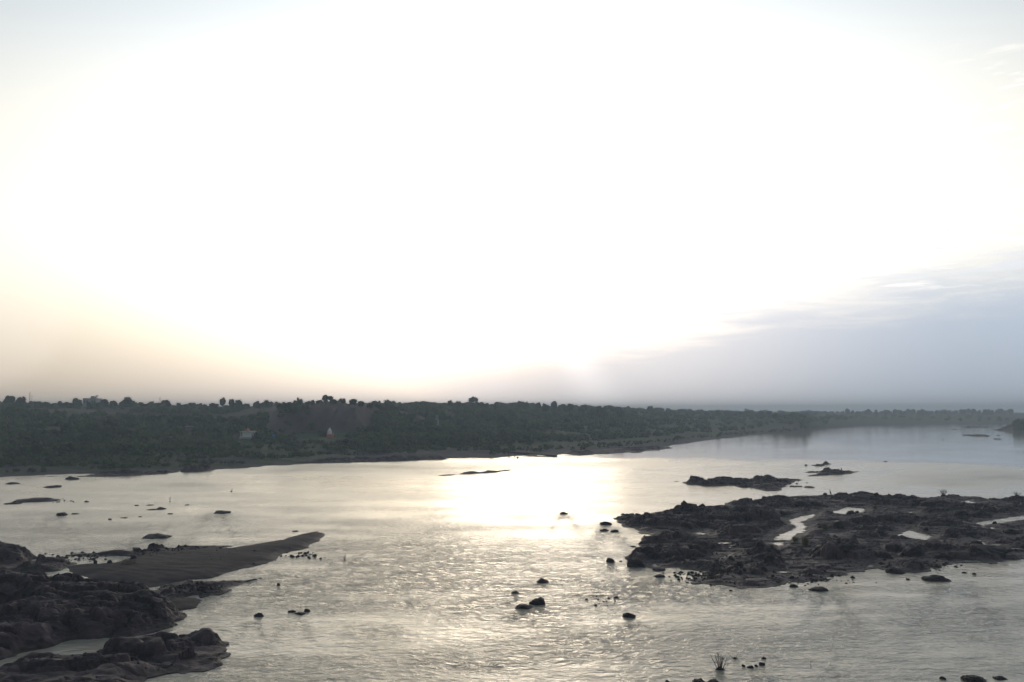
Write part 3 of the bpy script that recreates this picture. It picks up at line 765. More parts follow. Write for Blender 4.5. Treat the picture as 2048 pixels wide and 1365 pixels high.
PROTO = [rock_mesh(100 + k, 5, 14 + k % 6, 0.9) for k in range(14)]
PEBBLE = [rock_mesh(200 + k, 2, 12, 0.97) for k in range(5)]
for m_ in PEBBLE: m_.polygons.foreach_set('use_smooth', [False] * len(m_.polygons))
ri = 0


def rock(px, py, w, h, label, group=None, name='boulder', z=0.0, depth=0.85, rz=None, proto=None, tall=0.52, cat='rock'):
    """a rock whose front foot is at photo point px, py on level z"""
    global ri
    x, y = at(px, py, z); W = w * y / F; D = W * depth; Hh = max(0.1, h * y / F * tall)
    o = bpy.data.objects.new(name, PROTO[(ri if proto is None else proto) % len(PROTO)]); COL.objects.link(o); ri += 1
    o.location = (x, y + D * 0.45, z - 0.06 * Hh); o.scale = (W, D, Hh * 1.06)
    o.rotation_euler = (0, 0, (random.random() - 0.5) * 0.5 if rz is None else rz)
    tag(o, label, cat, group); return o


def on_rock(px, py):
    """first point of the bedrock that a line of sight through (or just below) the photo point meets"""
    for dp in range(0, 16):
        for z in np.arange(2.6, 0.0, -0.08):
            x, y = at(px, py + dp, z); h = rock_z(x, y)
            if h >= z: return x, y, h
    x, y = at(px, py); return x, y, 0.0


SINGLE = [
    (1128, 1029, 20, 8, 'lone small rounded boulder out in the bright open water'),
    (1213, 1051, 30, 13, 'dark domed boulder in water off the pointed tip of the broad outcrop'),
    (1210, 1063, 22, 8, 'low brown rock lying just below the domed boulder off the outcrop tip'),
    (1229, 1064, 20, 7, 'flat rock end-to-end with the low brown rock off the outcrop tip'),
    (1247, 1030, 11, 5, 'tiny rock farthest out beyond the pointed tip of the broad outcrop'),
    (1247, 1040, 18, 11, 'rounded boulder sitting on the very tip of the broad outcrop'),
    (1222, 1126, 22, 15, 'tilted block with a sharp upper corner standing alone in the water'),
    (1242, 1124, 7, 3, 'tiny stone next to the tilted sharp-cornered block'),
    (1268, 1095, 15, 4, 'thin flat stone in the bay of the broad outcrop'),
    (1319, 1143, 30, 8, 'low rock below the little bright pool at the outcrop toe'),
    (1322, 1156, 29, 10, 'lens-shaped rock alone in the rapids below the outcrop'),
    (1085, 1167, 30, 13, 'whaleback boulder in mid-rapids, upstream of the big two-part rock'),
    (1031, 1189, 19, 9, 'small dark rock beside the big two-part rock in the rapids'),
    (1076, 1210, 35, 21, 'tall humped rock, the higher half of the two-part pair in the rapids'),
    (1048, 1219, 40, 13, 'long sloping rock touching the tall humped rock in the rapids'),
    (1260, 1237, 32, 17, 'lumpy two-peaked rock below the rapids'),
    (516, 1235, 24, 13, 'pointed dark rock off the little beach'),
    (582, 1226, 18, 8, 'flattest rock of the trio in the broken water near the pointed rock'),
    (598, 1231, 26, 8, 'longest rock of the trio in the broken water near the pointed rock'),
    (614, 1225, 15, 11, 'upright rock of the trio in the broken water near the pointed rock'),
    (556, 1172, 9, 9, 'small upright stone in the rapids off the rubble slab'),
    (590, 1064, 15, 4, 'small flat stone in calm water above the sand bar tip'),
    (302, 1079, 68, 13, 'long flat-topped rock in the water above the sand bar'),
    (438, 1028, 36, 8, 'solitary low dark rock with a tail in open calm water'),
    (120, 1032, 27, 11, 'round dark boulder in the shallows below the grassy bank'),
    (316, 1020, 26, 8, 'dark knob above a flat stone in the mid shallows'),
    (302, 1021, 24, 3, 'flat stone running out under the dark knob in the shallows'),
    (98, 976, 38, 7, 'narrow bar-like rock close to the grassy bank'),
    (20, 969, 28, 7, 'pointed low rock nearest the grassy bank corner'),
    (138, 960, 36, 12, 'rounded hump of rock at the end of the grassy bank spit'),
    (55, 1006, 100, 12, 'widest low black rock in the shallows by the grassy bank'),
    (18, 1009, 36, 5, 'thin dark stone in front of the widest low black rock'),
    (171, 1005, 11, 6, 'small weedy stone in the shallows'),
    (148, 1029, 17, 3, 'thin stone just beyond the round dark boulder'),
    (218, 1040, 10, 4, 'small stone of the row of three, the darkest one'),
    (246, 1037, 15, 3, 'flat middle stone of the row of three'),
    (278, 1035, 11, 3, 'thin end stone of the row of three'),
    (338, 1029, 11, 2.5, 'thin stone below the dark knob in the shallows'),
    (272, 1012, 11, 3, 'small flat stone above the dark knob in the shallows'),
    (296, 1012, 20, 3, 'pair-like flat stone above the dark knob'),
    (373, 1011, 11, 2.5, 'thin stone between the dark knob and the solitary rock'),
    (1643, 1184, 42, 12, 'tan pointed slab floating off the edge of the broad outcrop'),
    (1590, 1175, 20, 10, 'smooth oval boulder in water by the tan pointed slab'),
    (1463, 1183, 9, 4, 'small dark stone in water off the rubble spit'),
    (1886, 1165, 62, 19, 'flat pitted slab lying alone off the outcrop edge'),
    (1950, 1150, 9, 7, 'round black stone off the pitted slab'),
    (1932, 1147, 12, 3, 'sliver of stone between the pitted slab and the round black stone'),
    (1819, 1161, 11, 6, 'small rock in still water by the pitted slab'),
    (1488, 1334, 9, 6, 'small dark stone nearest the bare bush'),
    (1503, 1337, 15, 8, 'jagged stone in the little group by the bare bush'),
    (1514, 1334, 9, 6, 'small round stone tucked between the jagged stone and the largest one'),
    (1525, 1332, 14, 9, 'largest rounded stone of the little group by the bare bush'),
    (1529, 1319, 13, 6, 'double-topped stone behind the little group by the bare bush'),
    (1336, 1368, 15, 10, 'small boulder cut by the lower frame edge below the bare bush'),
    (1402, 1370, 32, 13, 'round boulder cut by the lower frame edge, first of a touching pair'),
    (1428, 1370, 28, 13, 'round boulder cut by the lower frame edge, second of a touching pair'),
    (1960, 1368, 58, 20, 'large brown boulder at the lower frame edge'),
    (1889, 1360, 15, 9, 'small boulder beside the large brown boulder at the frame edge'),
    (2008, 1362, 30, 11, 'rough dark stones heap end next to the large brown boulder'),
    (1772, 924, 9, 3, 'lone tiny rock in the wide open upstream water'),
    (1887, 880.5, 5, 2, 'tiny rock below the thin distant reef'),
    (2000, 879, 18, 3, 'flat rock in water below the distant headland'),
    (1613, 932, 7, 5, 'small round rock ahead of the short string of rocks'),
    (1998, 872, 8, 2.5, 'small flat rock beside the thin distant reef'),
    (1912, 859.6, 11, 3, 'little dark rock near the far shore'),
    (1595, 975, 30, 4, 'narrow flat rock in the channel behind the broad outcrop'),
    (1624, 976, 26, 5, 'second narrow flat rock in the channel behind the broad outcrop'),
    (1354, 964, 14, 2, 'sliver of rock off the end of the low bedrock island'),
]
for s in SINGLE: rock(*s[:4], s[4], 'rocks standing in the river')
# rocks on the outcrop
ON = [
    (1524, 1096, 25, 17, 'round dark boulder resting by the narrow channel pool'), (1541, 1122, 24, 16, 'squat boulder with a grass tuft beside it'),
    (1562, 1124, 28, 15, 'rounded boulder leaning on the squat one by the grass tuft'), (1370, 1022, 17, 15, 'upright block on the crest near the outcrop tip'),
    (1406, 1009, 13, 7, 'small cube-like block on the far crest of the outcrop'), (1646, 1057, 26, 11, 'dark boulder, one of two close together mid-outcrop'),
    (1680, 1057, 22, 12, 'dark squarish boulder, other of two close together mid-outcrop'), (1779, 1118, 38, 18, 'oblong black boulder on pale rock near the water'),
    (1797, 1103, 18, 12, 'smaller grey boulder behind the oblong black boulder'), (1833, 1114, 46, 23, 'big dark hump with a hollow underneath near the shore'),
    (1765, 1131, 15, 9, 'small round boulder at the outcrop shore below the oblong one'), (1985, 1115, 84, 19, 'long black block lying parallel to the shore'),
    (1957, 1097, 30, 12, 'rounded boulder perched behind the long black block'), (1797, 1148, 50, 16, 'wedge-shaped boulder with its nose in the water'),
    (1706, 1029, 22, 9, 'dark boulder standing in the upper pool'), (1715, 1023, 11, 7, 'small boulder in the middle of the upper pool'),
    (1876, 1136, 14, 11, 'dark lumpy stone at the shore near the pitted slab'), (1893, 1118, 40, 14, 'brown boulder half under the dark lumps'),
    (1855, 1064, 16, 9, 'small dark knob above the widest bright pool'), (1990, 1042, 12, 7, 'round stone standing in the long bright pool'),
    (1300, 1110, 40, 22, 'blocky ledge boulder at the near corner of the outcrop'), (1278, 1134, 50, 22, 'square-cut boulder at the outcrop corner beside the rapids'),
    (1651, 981, 9, 5, 'small block on the far crest near the perched bird'), (1754, 987, 10, 5, 'small stone on the far crest of the outcrop'),
    (1538, 956, 18, 6, 'flat boulder topping the low bedrock island'), (1390, 960, 22, 9, 'blunt boulder at the near end of the low bedrock island'),
    (1700, 1100, 30, 12, 'weathered boulder behind the dark cliff of the outcrop'), (1480, 1020, 30, 10, 'flattish boulder in the far part of the outcrop'),
    (1605, 1012, 40, 10, 'broad boulder on the far part of the outcrop'), (1860, 1014, 34, 9, 'low boulder beyond the widest bright pool'),
    (1930, 1030, 40, 10, 'wide boulder above the long bright pool'), (2030, 1070, 40, 14, 'dark boulder below the long bright pool near the frame edge'),
    (266, 1118, 14, 9, 'small dark rock where the sand bar meets the quiet pool'), (218, 1118, 10, 10, 'upright dark stone in the quiet pool'),
    (176, 1113, 7, 6, 'smallest dark stone in the quiet pool'), (190, 1114, 8, 6, 'dark stone between two others in the quiet pool'), (272, 1092, 24, 9, 'flat block on the outer edge of the grey slab'),
    (304, 1090, 16, 7, 'rounded block next to the flat block on the grey slab'), (322, 1086, 9, 5, 'tiny block perched on the outer edge of the grey slab'),
    (1058, 0, 0, 0, ''),
]
for px, py, w, h, lb in ON:
    if not w: continue
    x, y, z = on_rock(px, py)
    o = rock(px, py, w, h, lb, 'boulders lying on the bedrock', z=0.0, tall=0.7)
    o.location = (x, y + o.scale[1] * 0.3, z - 0.12 * o.scale[2])


# rubble: the largest stones singly, the rest as one mass
def scatter_px(cx, cy, hw, hh, n, smin, smax, label, group, r_):
    out = []
    for _ in range(n):
        a, b = r_.normal(), r_.normal()
        px, py = cx + hw * 0.5 * a, cy + hh * 0.5 * b
        x, y = at(px, py); s = smin + (smax - smin) * r_.random() ** 2.2
        out.append((s, x, y, label, group))
    return out


r_ = np.random.default_rng(77); RUB = []
for c in [(1420, 1152, 70, 16, 150, .18, .55, 'small dark stone in the rubble spit at the outcrop toe', 'rubble spit stones'),
          (1470, 1135, 90, 22, 130, .2, .7, 'small dark stone in the rubble spit at the outcrop toe', 'rubble spit stones'),
          (600, 1112, 42, 8, 70, .15, .5, 'small stone in the shallows under the sand bar tip', 'stones under the sand bar tip'),
          (150, 1116, 80, 8, 90, .15, .55, 'small black stone strewn along the quiet pool edge', 'stones along the quiet pool'),
          (1960, 988, 110, 5, 90, .25, .7, 'small stone on the far crest of the outcrop by the dry reeds', 'stones on the far crest'),
          (380, 1182, 60, 10, 120, .15, .5, 'small stone strewn over the brownish rubble slab', 'stones on the rubble slab'),
          (1860, 1132, 90, 8, 60, .15, .5, 'small stone at the outcrop shore near the pitted slab', 'stones at the outcrop shore'),
          (1620, 1160, 100, 10, 80, .15, .5, 'small stone at the outcrop shore near the tan slab', 'stones by the tan slab'),
          (130, 1003, 30, 5, 26, .15, .5, 'tiny dark stone in a string below the grassy bank', 'string of tiny stones'),
          (1215, 1200, 40, 12, 14, .15, .5, 'tiny stone in the rapids between the big rocks', 'tiny stones in the rapids'),
          (1570, 968, 40, 5, 40, .25, .7, 'small stone at the end of the low bedrock island', 'stones by the bedrock island'),
          (220, 1345, 120, 16, 40, .12, .35, 'small stone lying on the smooth brown slab', 'stones on the brown slab'),
          (420, 1120, 200, 22, 70, .08, .26, 'pebble lying on the smooth sand bar', 'pebbles on the sand bar'),
          (320, 1106, 90, 8, 70, .15, .5, 'small stone strewn on the grey slab by the sand bar', 'stones on the grey slab')]:
    RUB += scatter_px(*c, r_)
RUB.sort(key=lambda q: -q[0] / q[2])
mass_v, mass_f, off = [], [], 0
pv = [(np.array([v.co[:] for v in m.vertices]), np.array([p.vertices[:] for p in m.polygons])) for m in PEBBLE]
for i, (s, x, y, lb, gp) in enumerate(RUB):
    z = rock_z(x, y)
    if z < -0.5 and gp in ('stones on the far crest',): continue
    z = max(z, -0.02); sc = (s, s * (0.6 + 0.5 * r_.random()), s * (0.22 + 0.34 * r_.random())); rz = r_.random() * 6.28
    if i < 230:
        o = bpy.data.objects.new('stone', PEBBLE[i % 5]); COL.objects.link(o)
        o.location = (x, y, z - 0.04 * s); o.scale = sc; o.rotation_euler = (0, 0, rz); tag(o, lb, 'stone', gp)
    else:
        V, Fc = pv[i % 5]; V = V * np.array(sc); c, s2 = math.cos(rz), math.sin(rz)
        V = np.stack([V[:, 0] * c - V[:, 1] * s2 + x, V[:, 0] * s2 + V[:, 1] * c + y, V[:, 2] + z - 0.04 * s], 1)
        mass_v.append(V); mass_f.append(Fc + off); off += len(V)
o = link('rubble', mesh_np('rubble', np.concatenate(mass_v), np.concatenate(mass_f)), BOULDER); o['kind'] = 'stuff'; o['label'] = 'fine dark rubble between the rocks'

# far reefs and the headland at the frame edge
outcrop('rock_reef', 'thin broken reef far upstream below the headland', [(1924, 872), (1950, 872.3), (1978, 873.3), (1980, 871, .1), (1950, 869.6, .2), (1928, 870, .1)], 0.6, 0.12, 2.0, 60, (1.0, 3), (.1, .4), (), (), seed=51)
outcrop('rock_reef', 'farthest line of rocks near the opposite shore', [(1928, 855.6), (1968, 855.9), (1990, 854.9), (1960, 853.9, .2), (1932, 854, .2)], 0.8, 0.4, 2.5, 50, (1.2, 3), (.2, .6), (), (), seed=52)
outcrop('rock_headland', 'dark sloping headland running into the river from the frame edge', [(1983, 860), (2000, 862.6), (2048, 863.5), (2180, 867), (2180, 855), (2048, 855), (2010, 856.5)], 0.6, 7.5, 24.0, 260, (1.5, 5), (.4, 1.4), (), (), seed=53)
# ledges on the far bank's waterline
outcrop('rock_ledge', 'dark flat-topped ledge with dry grass at the grassy bank waterline', [(360, 944), (400, 944.5), (424, 941), (433, 937), (424, 932, .8), (380, 934, .8), (362, 938, .5)], 0.3, 1.0, 1.5, 60, (1, 3), (.2, .5), (), (), seed=54)
outcrop('rock_ledge', 'long dark ledge along the far waterline below the white domed temple', [(578, 928), (660, 926.5), (760, 924), (850, 920.5), (900, 918.5), (860, 914, .5), (760, 917, .6), (640, 919, .6), (584, 924, .5)], 0.4, 0.7, 1.5, 260, (1, 4), (.15, .4), (), (), seed=55)
outcrop('rock_spit', 'low dark rock spit trailing off the grassy bank', [(155, 954), (200, 954), (250, 953), (330, 948), (362, 944), (340, 940, .4), (250, 944, .3), (170, 950, .2)], 0.3, 0.35, 1.5, 160, (.8, 3), (.15, .4), (), (), seed=56)
outcrop('rock_spit', 'low pale rock shelf where the causeway meets the river', [(1150, 910), (1230, 907), (1300, 901.5), (1345, 896), (1300, 893, .2), (1200, 898, .3), (1120, 905, .2)], 0.5, 0.4, 3, 160, (1.2, 5), (.1, .35), (), (), seed=57)
outcrop('rock_spit', 'thin rock finger reaching into the smooth upstream water', [(1300, 890), (1345, 888.5), (1380, 887.3), (1350, 886.5, .1), (1300, 887, .2)], 0.6, 0.3, 2, 60, (1.2, 4), (.1, .3), (), (), seed=58)


# ------------------------------------------------------------------ plants
def crown_mesh(seed, lobes, leaves, leaf, flat=1.0, umbrella=False, core=True, ring=(7, 5)):
    """foliage: leaf-clump quads on many lobes, in a unit box (width 1, height 1, base 0)"""
    q = np.random.default_rng(seed); V, Q = [], []
    L = []
    for k in range(lobes):
        a = q.random() * 6.283; r = 0.34 * math.sqrt(q.random()); zc = 0.30 + 0.45 * q.random() * (1 - r)
        s = 0.16 + 0.13 * q.random()
        if umbrella: zc = 0.72 + 0.12 * q.random() - r * 0.5; s = 0.13 + 0.09 * q.random(); r *= 1.15
        L.append((r * math.cos(a), r * math.sin(a), zc, s))
    for k in range(leaves):
        x, y, z, s = L[k % lobes]; d = q.normal(size=3); d /= np.linalg.norm(d); 
        if d[2] < -0.5: d[2] *= -1
        rr = s * (0.72 + 0.42 * q.random()); c = np.array([x + d[0] * rr, y + d[1] * rr, z + d[2] * rr * (0.75 if umbrella else 1.0)])
        n = d + q.normal(size=3) * 0.45; n /= np.linalg.norm(n)
        t = np.cross(n, q.normal(size=3)); t /= np.linalg.norm(t); b = np.cross(n, t); h = leaf * (0.6 + 0.8 * q.random())
        i = len(V); V += [c + t * h, c + b * h * 0.7, c - t * h, c - b * h * 0.7]; Q.append((i, i + 1, i + 2, i + 3))
    if core:
        for x, y, z, s in L:
            i0 = len(V); nu, nv = ring
            for b in range(nv):
                th = math.pi * (b + 0.5) / nv
                for a in range(nu):
                    ph = 2 * math.pi * a / nu; rr = s * 0.82 * (0.85 + 0.3 * q.random())
                    V.append(np.array([x + rr * math.sin(th) * math.cos(ph), y + rr * math.sin(th) * math.sin(ph), z + rr * math.cos(th)]))
            for b in range(nv - 1):
                for a in range(nu): Q.append((i0 + b * nu + a, i0 + (b + 1) * nu + a, i0 + (b + 1) * nu + (a + 1) % nu, i0 + b * nu + (a + 1) % nu))
    V = np.array(V); lo, hi = V.min(0), V.max(0); V[:, :2] -= (lo + hi)[:2] / 2; V[:, :2] /= max((hi - lo)[0], (hi - lo)[1])
    z0 = 0.0 if not umbrella else None
    if z0 is not None: V[:, 2] = (V[:, 2] - lo[2]) / (hi[2] - lo[2])
    else: V[:, 2] /= hi[2]
    return V, np.array(Q)


def crown(seed, mat, name='crown', **k):
    V, Q = crown_mesh(seed, **k); me = mesh_np(name, V, Q, False); me.materials.append(mat); return me


def trunk_mesh(seed, top=0.6):
    q = random.Random(seed); m = MB()
    m.tube([(0, 0, -0.05), (q.uniform(-.02, .02), 0, 0.25), (q.uniform(-.04, .04), q.uniform(-.03, .03), top)], [0.05, 0.035, 0.02])
    for k in range(4):
        a = q.uniform(0, 6.28); m.tube([(0, 0, 0.28), (0.13 * math.cos(a), 0.13 * math.sin(a), 0.48), (0.26 * math.cos(a), 0.26 * math.sin(a), 0.66)], [0.022, 0.016, 0.008], 5)
    me = m.mesh('trunk'); me.materials.append(BARK); return me


TREES = [(crown(300 + k, LEAF_D, lobes=13 + k % 4, leaves=640, leaf=0.045), trunk_mesh(300 + k)) for k in range(7)]
for me, _ in TREES:
    v = np.empty(len(me.vertices) * 3, np.float32); me.vertices.foreach_get('co', v); v = v.reshape(-1, 3); v[:, 2] = 0.06 + 0.94 * v[:, 2]; me.vertices.foreach_set('co', v.ravel()); me.update()
UMB = (crown(333, LEAF_D, lobes=14, leaves=520, leaf=0.04, umbrella=True), trunk_mesh(333, 0.72))
SHRUBS = [crown(400 + k, LEAF if k % 3 else LEAF_D, 'foliage', lobes=9 + k % 4, leaves=420, leaf=0.055) for k in range(8)]


def gz(x, y): return float(ground_z(np.array([x]), np.array([y]))[0][0])


def tree(px, ytop, wpx, Y, label, group=None, kind=None, cat='tree', name='tree', hmin=2.5):
    X = xat(px, HOR, Y); z0 = max(gz(X, Y), rock_z(X, Y)); h = max(hmin, zat(ytop, Y) - z0); W = max(wpx * Y / F, h * 0.75)
    c, t = kind or TREES[random.randrange(7)]
    o = empty(name, (X, Y, z0 - 0.1), label, cat, group, random.random() * 6.28)
    o.scale = (W, W * random.uniform(.85, 1.1), h)
    link('crown', c, parent=o); link('trunk', t, parent=o)
    return o


DIST = [
    (18, 790, 26, 430, 'bushy skyline tree at the frame corner of the grassy bank'), (40, 792, 22, 432, 'broad skyline tree next to the corner tree, left of the thin mast'),
    (152, 795, 24, 436, 'round dark skyline tree just beside the white building'), (118, 800, 14, 438, 'small blocky skyline tree between the mast and the white building'),
    (178, 803, 12, 430, 'small tree standing in front of the white building'), (208, 797, 17, 440, 'rounded skyline tree just past the white building'), (226, 800, 16, 442, 'low skyline tree second past the white building'),
    (254, 792, 28, 440, 'tall wide-crowned skyline tree between the white building and the leaning pole'), (331, 799, 21, 440, 'skyline tree at the foot of the leaning pole'),
    (445, 794, 13, 450, 'narrow tall skyline tree left of a squarish clump'), (463, 797, 16, 452, 'squarish skyline tree next to the narrow tall one'), (476, 798, 18, 455, 'flat-topped skyline tree in the squarish clump'),
    (512, 801, 14, 440, 'small skyline tree before the brown cliff'), (536, 799, 25, 445, 'dense rounded skyline tree just before the brown cliff'),
    (355, 831, 36, 318, 'big round dark tree mid-slope beside the little hut'), (625, 799, 14, 350, 'small tree on the brown cliff crest'),
    (684, 796, 16, 352, 'small peaked tree on the cliff crest right of the airy one'), (706, 797, 20, 356, 'rounded tree at the far shoulder of the brown cliff'),
    (722, 801, 18, 350, 'low tree ending the cliff-crest row'), (1550, 825, 12, 620, 'small round tree on top of the distant bare headland'), (1577, 829, 20, 600, 'flat bush-like tree on the distant bare headland'),
    (565, 806, 30, 335, 'leafy tree hanging at the upper corner of the brown cliff'), (2036, 838, 26, 540, 'dark tree on the headland at the frame edge'), (2052, 836, 26, 545, 'dark tree cut by the frame edge on the headland'),
    (1108, 801, 12, 560, 'small peaked tree on the green skyline'), (1300, 811, 16, 690, 'peaked tree where the green skyline starts to fall'), (1695, 816.5, 10, 1040, 'taller round tree on the hazy far treeline'),
    (900, 799.5, 10, 500, 'small spiky tree on the green skyline'), (1040, 801, 22, 580, 'wide tree on the green skyline past the umbrella tree'),
]
for t in DIST: tree(*t)
tree(652, 789, 28, 352, 'tallest airy tree on the brown cliff crest with sky showing through', kind=UMB)
tree(946, 792.5, 21, 520, 'umbrella-shaped tree standing clear above the green skyline', kind=UMB)

q = random.Random(9)
used_px = [t[0] for t in DIST]


ORD = 'first second third fourth fifth sixth seventh eighth ninth tenth eleventh twelfth thirteenth fourteenth fifteenth sixteenth seventeenth eighteenth nineteenth twentieth'.split()


def skyline(x0, x1, step, top, Yr, wr, label, group, marks):
    x = x0; cnt = {}
    while x < x1:
        if all(abs(x - u) > 9 for u in used_px):
            yt = np.interp(x, [p[0] for p in top], [p[1] for p in top]) + q.uniform(-2.5, 2.5)
            mk = [m_ for m_ in marks if m_[0] <= x][-1][1]; cnt[mk] = cnt.get(mk, 0) + 1; c_ = cnt[mk]
            tree(x, yt, q.uniform(*wr), q.uniform(*Yr), f'{label}, {ORD[c_ - 1] if c_ < 21 else "one of the last"} past {mk}', group)
        x += step * q.uniform(0.6, 1.4)


skyline(-60, 540, 15, [(0, 801), (120, 804), (300, 806), (540, 807)], (430, 480), (14, 26), 'low round plateau tree', 'plateau skyline trees before the cliff', [(-99, 'the frame corner'), (58, 'the tall thin mast'), (178, 'the white building'), (254, 'the wide-crowned tree'), (320, 'the leaning pole'), (445, 'the narrow tall tree')])
skyline(570, 760, 13, [(570, 806), (650, 801), (760, 804)], (340, 400), (12, 22), 'small cliff-crest tree', 'cliff crest trees', [(0, 'the near corner of the brown cliff'), (595, 'the pole with the round tank'), (652, 'the tallest airy tree')])
skyline(740, 1250, 13, [(740, 803), (900, 803), (1000, 804), (1100, 806), (1200, 811), (1250, 813)], (500, 660), (16, 30), 'rounded tree on the green skyline', 'green skyline trees past the cliff', [(0, 'the brown cliff'), (900, 'the small spiky tree'), (946, 'the umbrella-shaped tree'), (1040, 'the wide tree'), (1108, 'the small peaked tree')])
skyline(1240, 1620, 11, [(1240, 813), (1350, 818), (1450, 821), (1620, 824)], (700, 830), (12, 22), 'hazy tree on the falling skyline', 'falling skyline trees', [(0, 'the green skyline end'), (1300, 'the peaked tree'), (1493, 'the faint block building')])
skyline(1400, 2060, 9, [(1400, 821), (1600, 821), (1800, 819.5), (2060, 819)], (1020, 1130), (8, 17), 'faint blue tree of the far hazy treeline', 'far hazy treeline trees', [(0, 'its near end'), (1493, 'the faint block building'), (1610, 'the bare headland'), (1695, 'the taller round tree'), (1800, 'the middle of the open water'), (1925, 'the start of the thin reef')])
skyline(1630, 2060, 22, [(1630, 834), (1800, 835), (2060, 834)], (880, 980), (8, 16), 'faint low tree on the far shore slope', 'far shore slope trees', [(0, 'the bare headland'), (1850, 'the middle of the far shore')])

# scrub over the slopes
MARKS = [(-200, 'under the corner trees of the plateau'), (58, 'below the tall thin mast'), (178, 'below the white building'), (254, 'below the wide-crowned skyline tree'), (355, 'by the big round tree and the hut'),
         (430, 'below the squarish skyline clump'), (497, 'round the flat-roofed shrine'), (575, 'by the near shoulder of the brown cliff'), (661, 'around the domed temple'), (780, 'past the far shoulder of the brown cliff'),
         (874, 'near the pale lattice mast'), (946, 'below the umbrella-shaped tree'), (1040, 'above the causeway end'), (1180, 'above the pale rock shelf'), (1340, 'above the thin rock finger'), (1480, 'before the bare headland'),
         (1580, 'on the bare headland'), (1750, 'on the far shore across the smooth water'), (1950, 'on the far shore behind the thin reef')]


def shrub_label(x, t, s):
    m_ = min(MARKS, key=lambda q: abs(q[0] - x))[1]
    lv = 'low on the bank' if t < 2.6 else 'halfway up the bank' if t < 4.6 else 'high on the bank'
    sz = 'large' if s > 3.8 else 'middling' if s > 2.8 else 'small'
    return f'{sz} green scrub bush {lv}, {m_}', m_


cand = []
rs = np.random.default_rng(123)
M = 44000
px = rs.uniform(-750, 2500, M); tt = rs.uniform(0.3, 7.0, M)
u = (px - CX) / F
k = np.floor(tt).astype(int); k = np.minimum(k, 6); f = tt - k
YY = np.array([np.interp(u, CU, CYY[:, j]) for j in range(8)])
Y = YY[k, np.arange(M)] * (1 - f) + YY[k + 1, np.arange(M)] * f
X = u * Y; Z, T = ground_z(X, Y)
dens = fbm(X / 45, Y / 45, 3, 99)
for i in range(M):
    x, t = px[i], T[i]
    if 535 < x < 780 and 3.8 < t < 6.9 and not (560 < x < 600 and t > 5.6): 
        if not (rs.random() < (.6 if x > 750 else .02)): continue
    if x < 520 and t > 4.8 and dens[i] < 0.12 + 0.1 * rs.random(): continue
    t0 = np.interp(x, [0, 540, 600, 850, 950, 2000], [0.5, 0.7, 1.0, 1.1, 0.8, 0.4])
    if t < t0 + 0.9 and rs.random() > (t - t0) / 0.9 + dens[i] * 1.2: continue
    if abs(x - 497) < 17 and 2.7 < t < 3.65: continue
    if abs(x - 661) < 10 and 2.4 < t < 3.5: continue
    if abs(x - 380) < 12 and 3.3 < t < 4.0: continue
    if 868 < x < 881 and 3.8 < t < 4.45: continue
    if Z[i] < 1.2: continue
    if dens[i] < (-0.30 if x < 900 else -0.5) + 0.1 * rs.random(): continue
    s = (1.3 + 4.2 * rs.random() ** 2.2) * (0.75 if t < 3.2 else 1.0) * (0.5 if t < 1.8 else 1.0) * (0.8 if 300 < x < 720 and t < 4 else 1.0)
    cand.append((s / Y[i], s, X[i], Y[i], Z[i], x, t))
cand.sort(reverse=True)
cand = cand[:8300]
fr = []
for x0, x1, ta, tb, n_ in ((-80, 560, 0.3, 1.6, 750), (540, 1000, 0.75, 2.6, 900), (980, 1640, 0.25, 1.2, 1000)):
    for _ in range(n_):
        x = rs.uniform(x0, x1); t = rs.uniform(ta, tb); k = int(t); f = t - k; u_ = (x - CX) / F
        y = np.interp(u_, CU, CYY[:, k]) * (1 - f) + np.interp(u_, CU, CYY[:, k + 1]) * f; X_ = u_ * y; z = gz(X_, y)
        if z < 0.45 or float(fbm(np.array([X_ / 14]), np.array([y / 9]), 2, 44)[0]) < -0.05 - 0.25 * (t - ta): continue
        s = 0.7 + 1.3 * rs.random() ** 2; fr.append((0, s, X_, y, z, -999, t))
cand += fr
protoV = [crown_mesh(500 + j, lobes=3, leaves=34, leaf=0.14, ring=(4, 3)) for j in range(6)]
mv, mf, mh, off = [], [], [], 0
nz_ = {}
for i, (_, s, x, y, z, pxx, t) in enumerate(cand):
    h = s * rs.uniform(0.5, 0.85)
    lb, mk = shrub_label(pxx, t, s); nz_[mk] = nz_.get(mk, 0) + 1
    if nz_[mk] <= 15 and -30 < pxx < 2070:
        o = bpy.data.objects.new('shrub', SHRUBS[i % 8]); COL.objects.link(o); o.location = (x, y, z - 0.15 * h); o.scale = (s, s * .9, h); o.rotation_euler = (0, 0, rs.random() * 6.28)
        tag(o, lb, 'shrub', 'scrub bushes ' + mk)
    else:
        V, Q = protoV[i % 6]; a = rs.random() * 6.28; c, s2 = math.cos(a), math.sin(a); W = V * np.array([s, s, h])
        mv.append(np.stack([W[:, 0] * c - W[:, 1] * s2 + x, W[:, 0] * s2 + W[:, 1] * c + y, W[:, 2] + z - 0.15 * h], 1)); mf.append(Q + off); off += len(V); mh.append(np.full(len(V), np.clip(0.45 + 0.5 * float(perlin(np.array([x / 30]), np.array([y / 30]), 7)[0]) + rs.normal() * 0.22, 0, 1)))
SCM = mesh_np('scrub', np.concatenate(mv), np.concatenate(mf), False); set_attr(SCM, 'hue', np.concatenate(mh))
o = link('scrub', SCM, LEAF_S); o['kind'] = 'stuff'; o['label'] = 'low green scrub covering the banks'


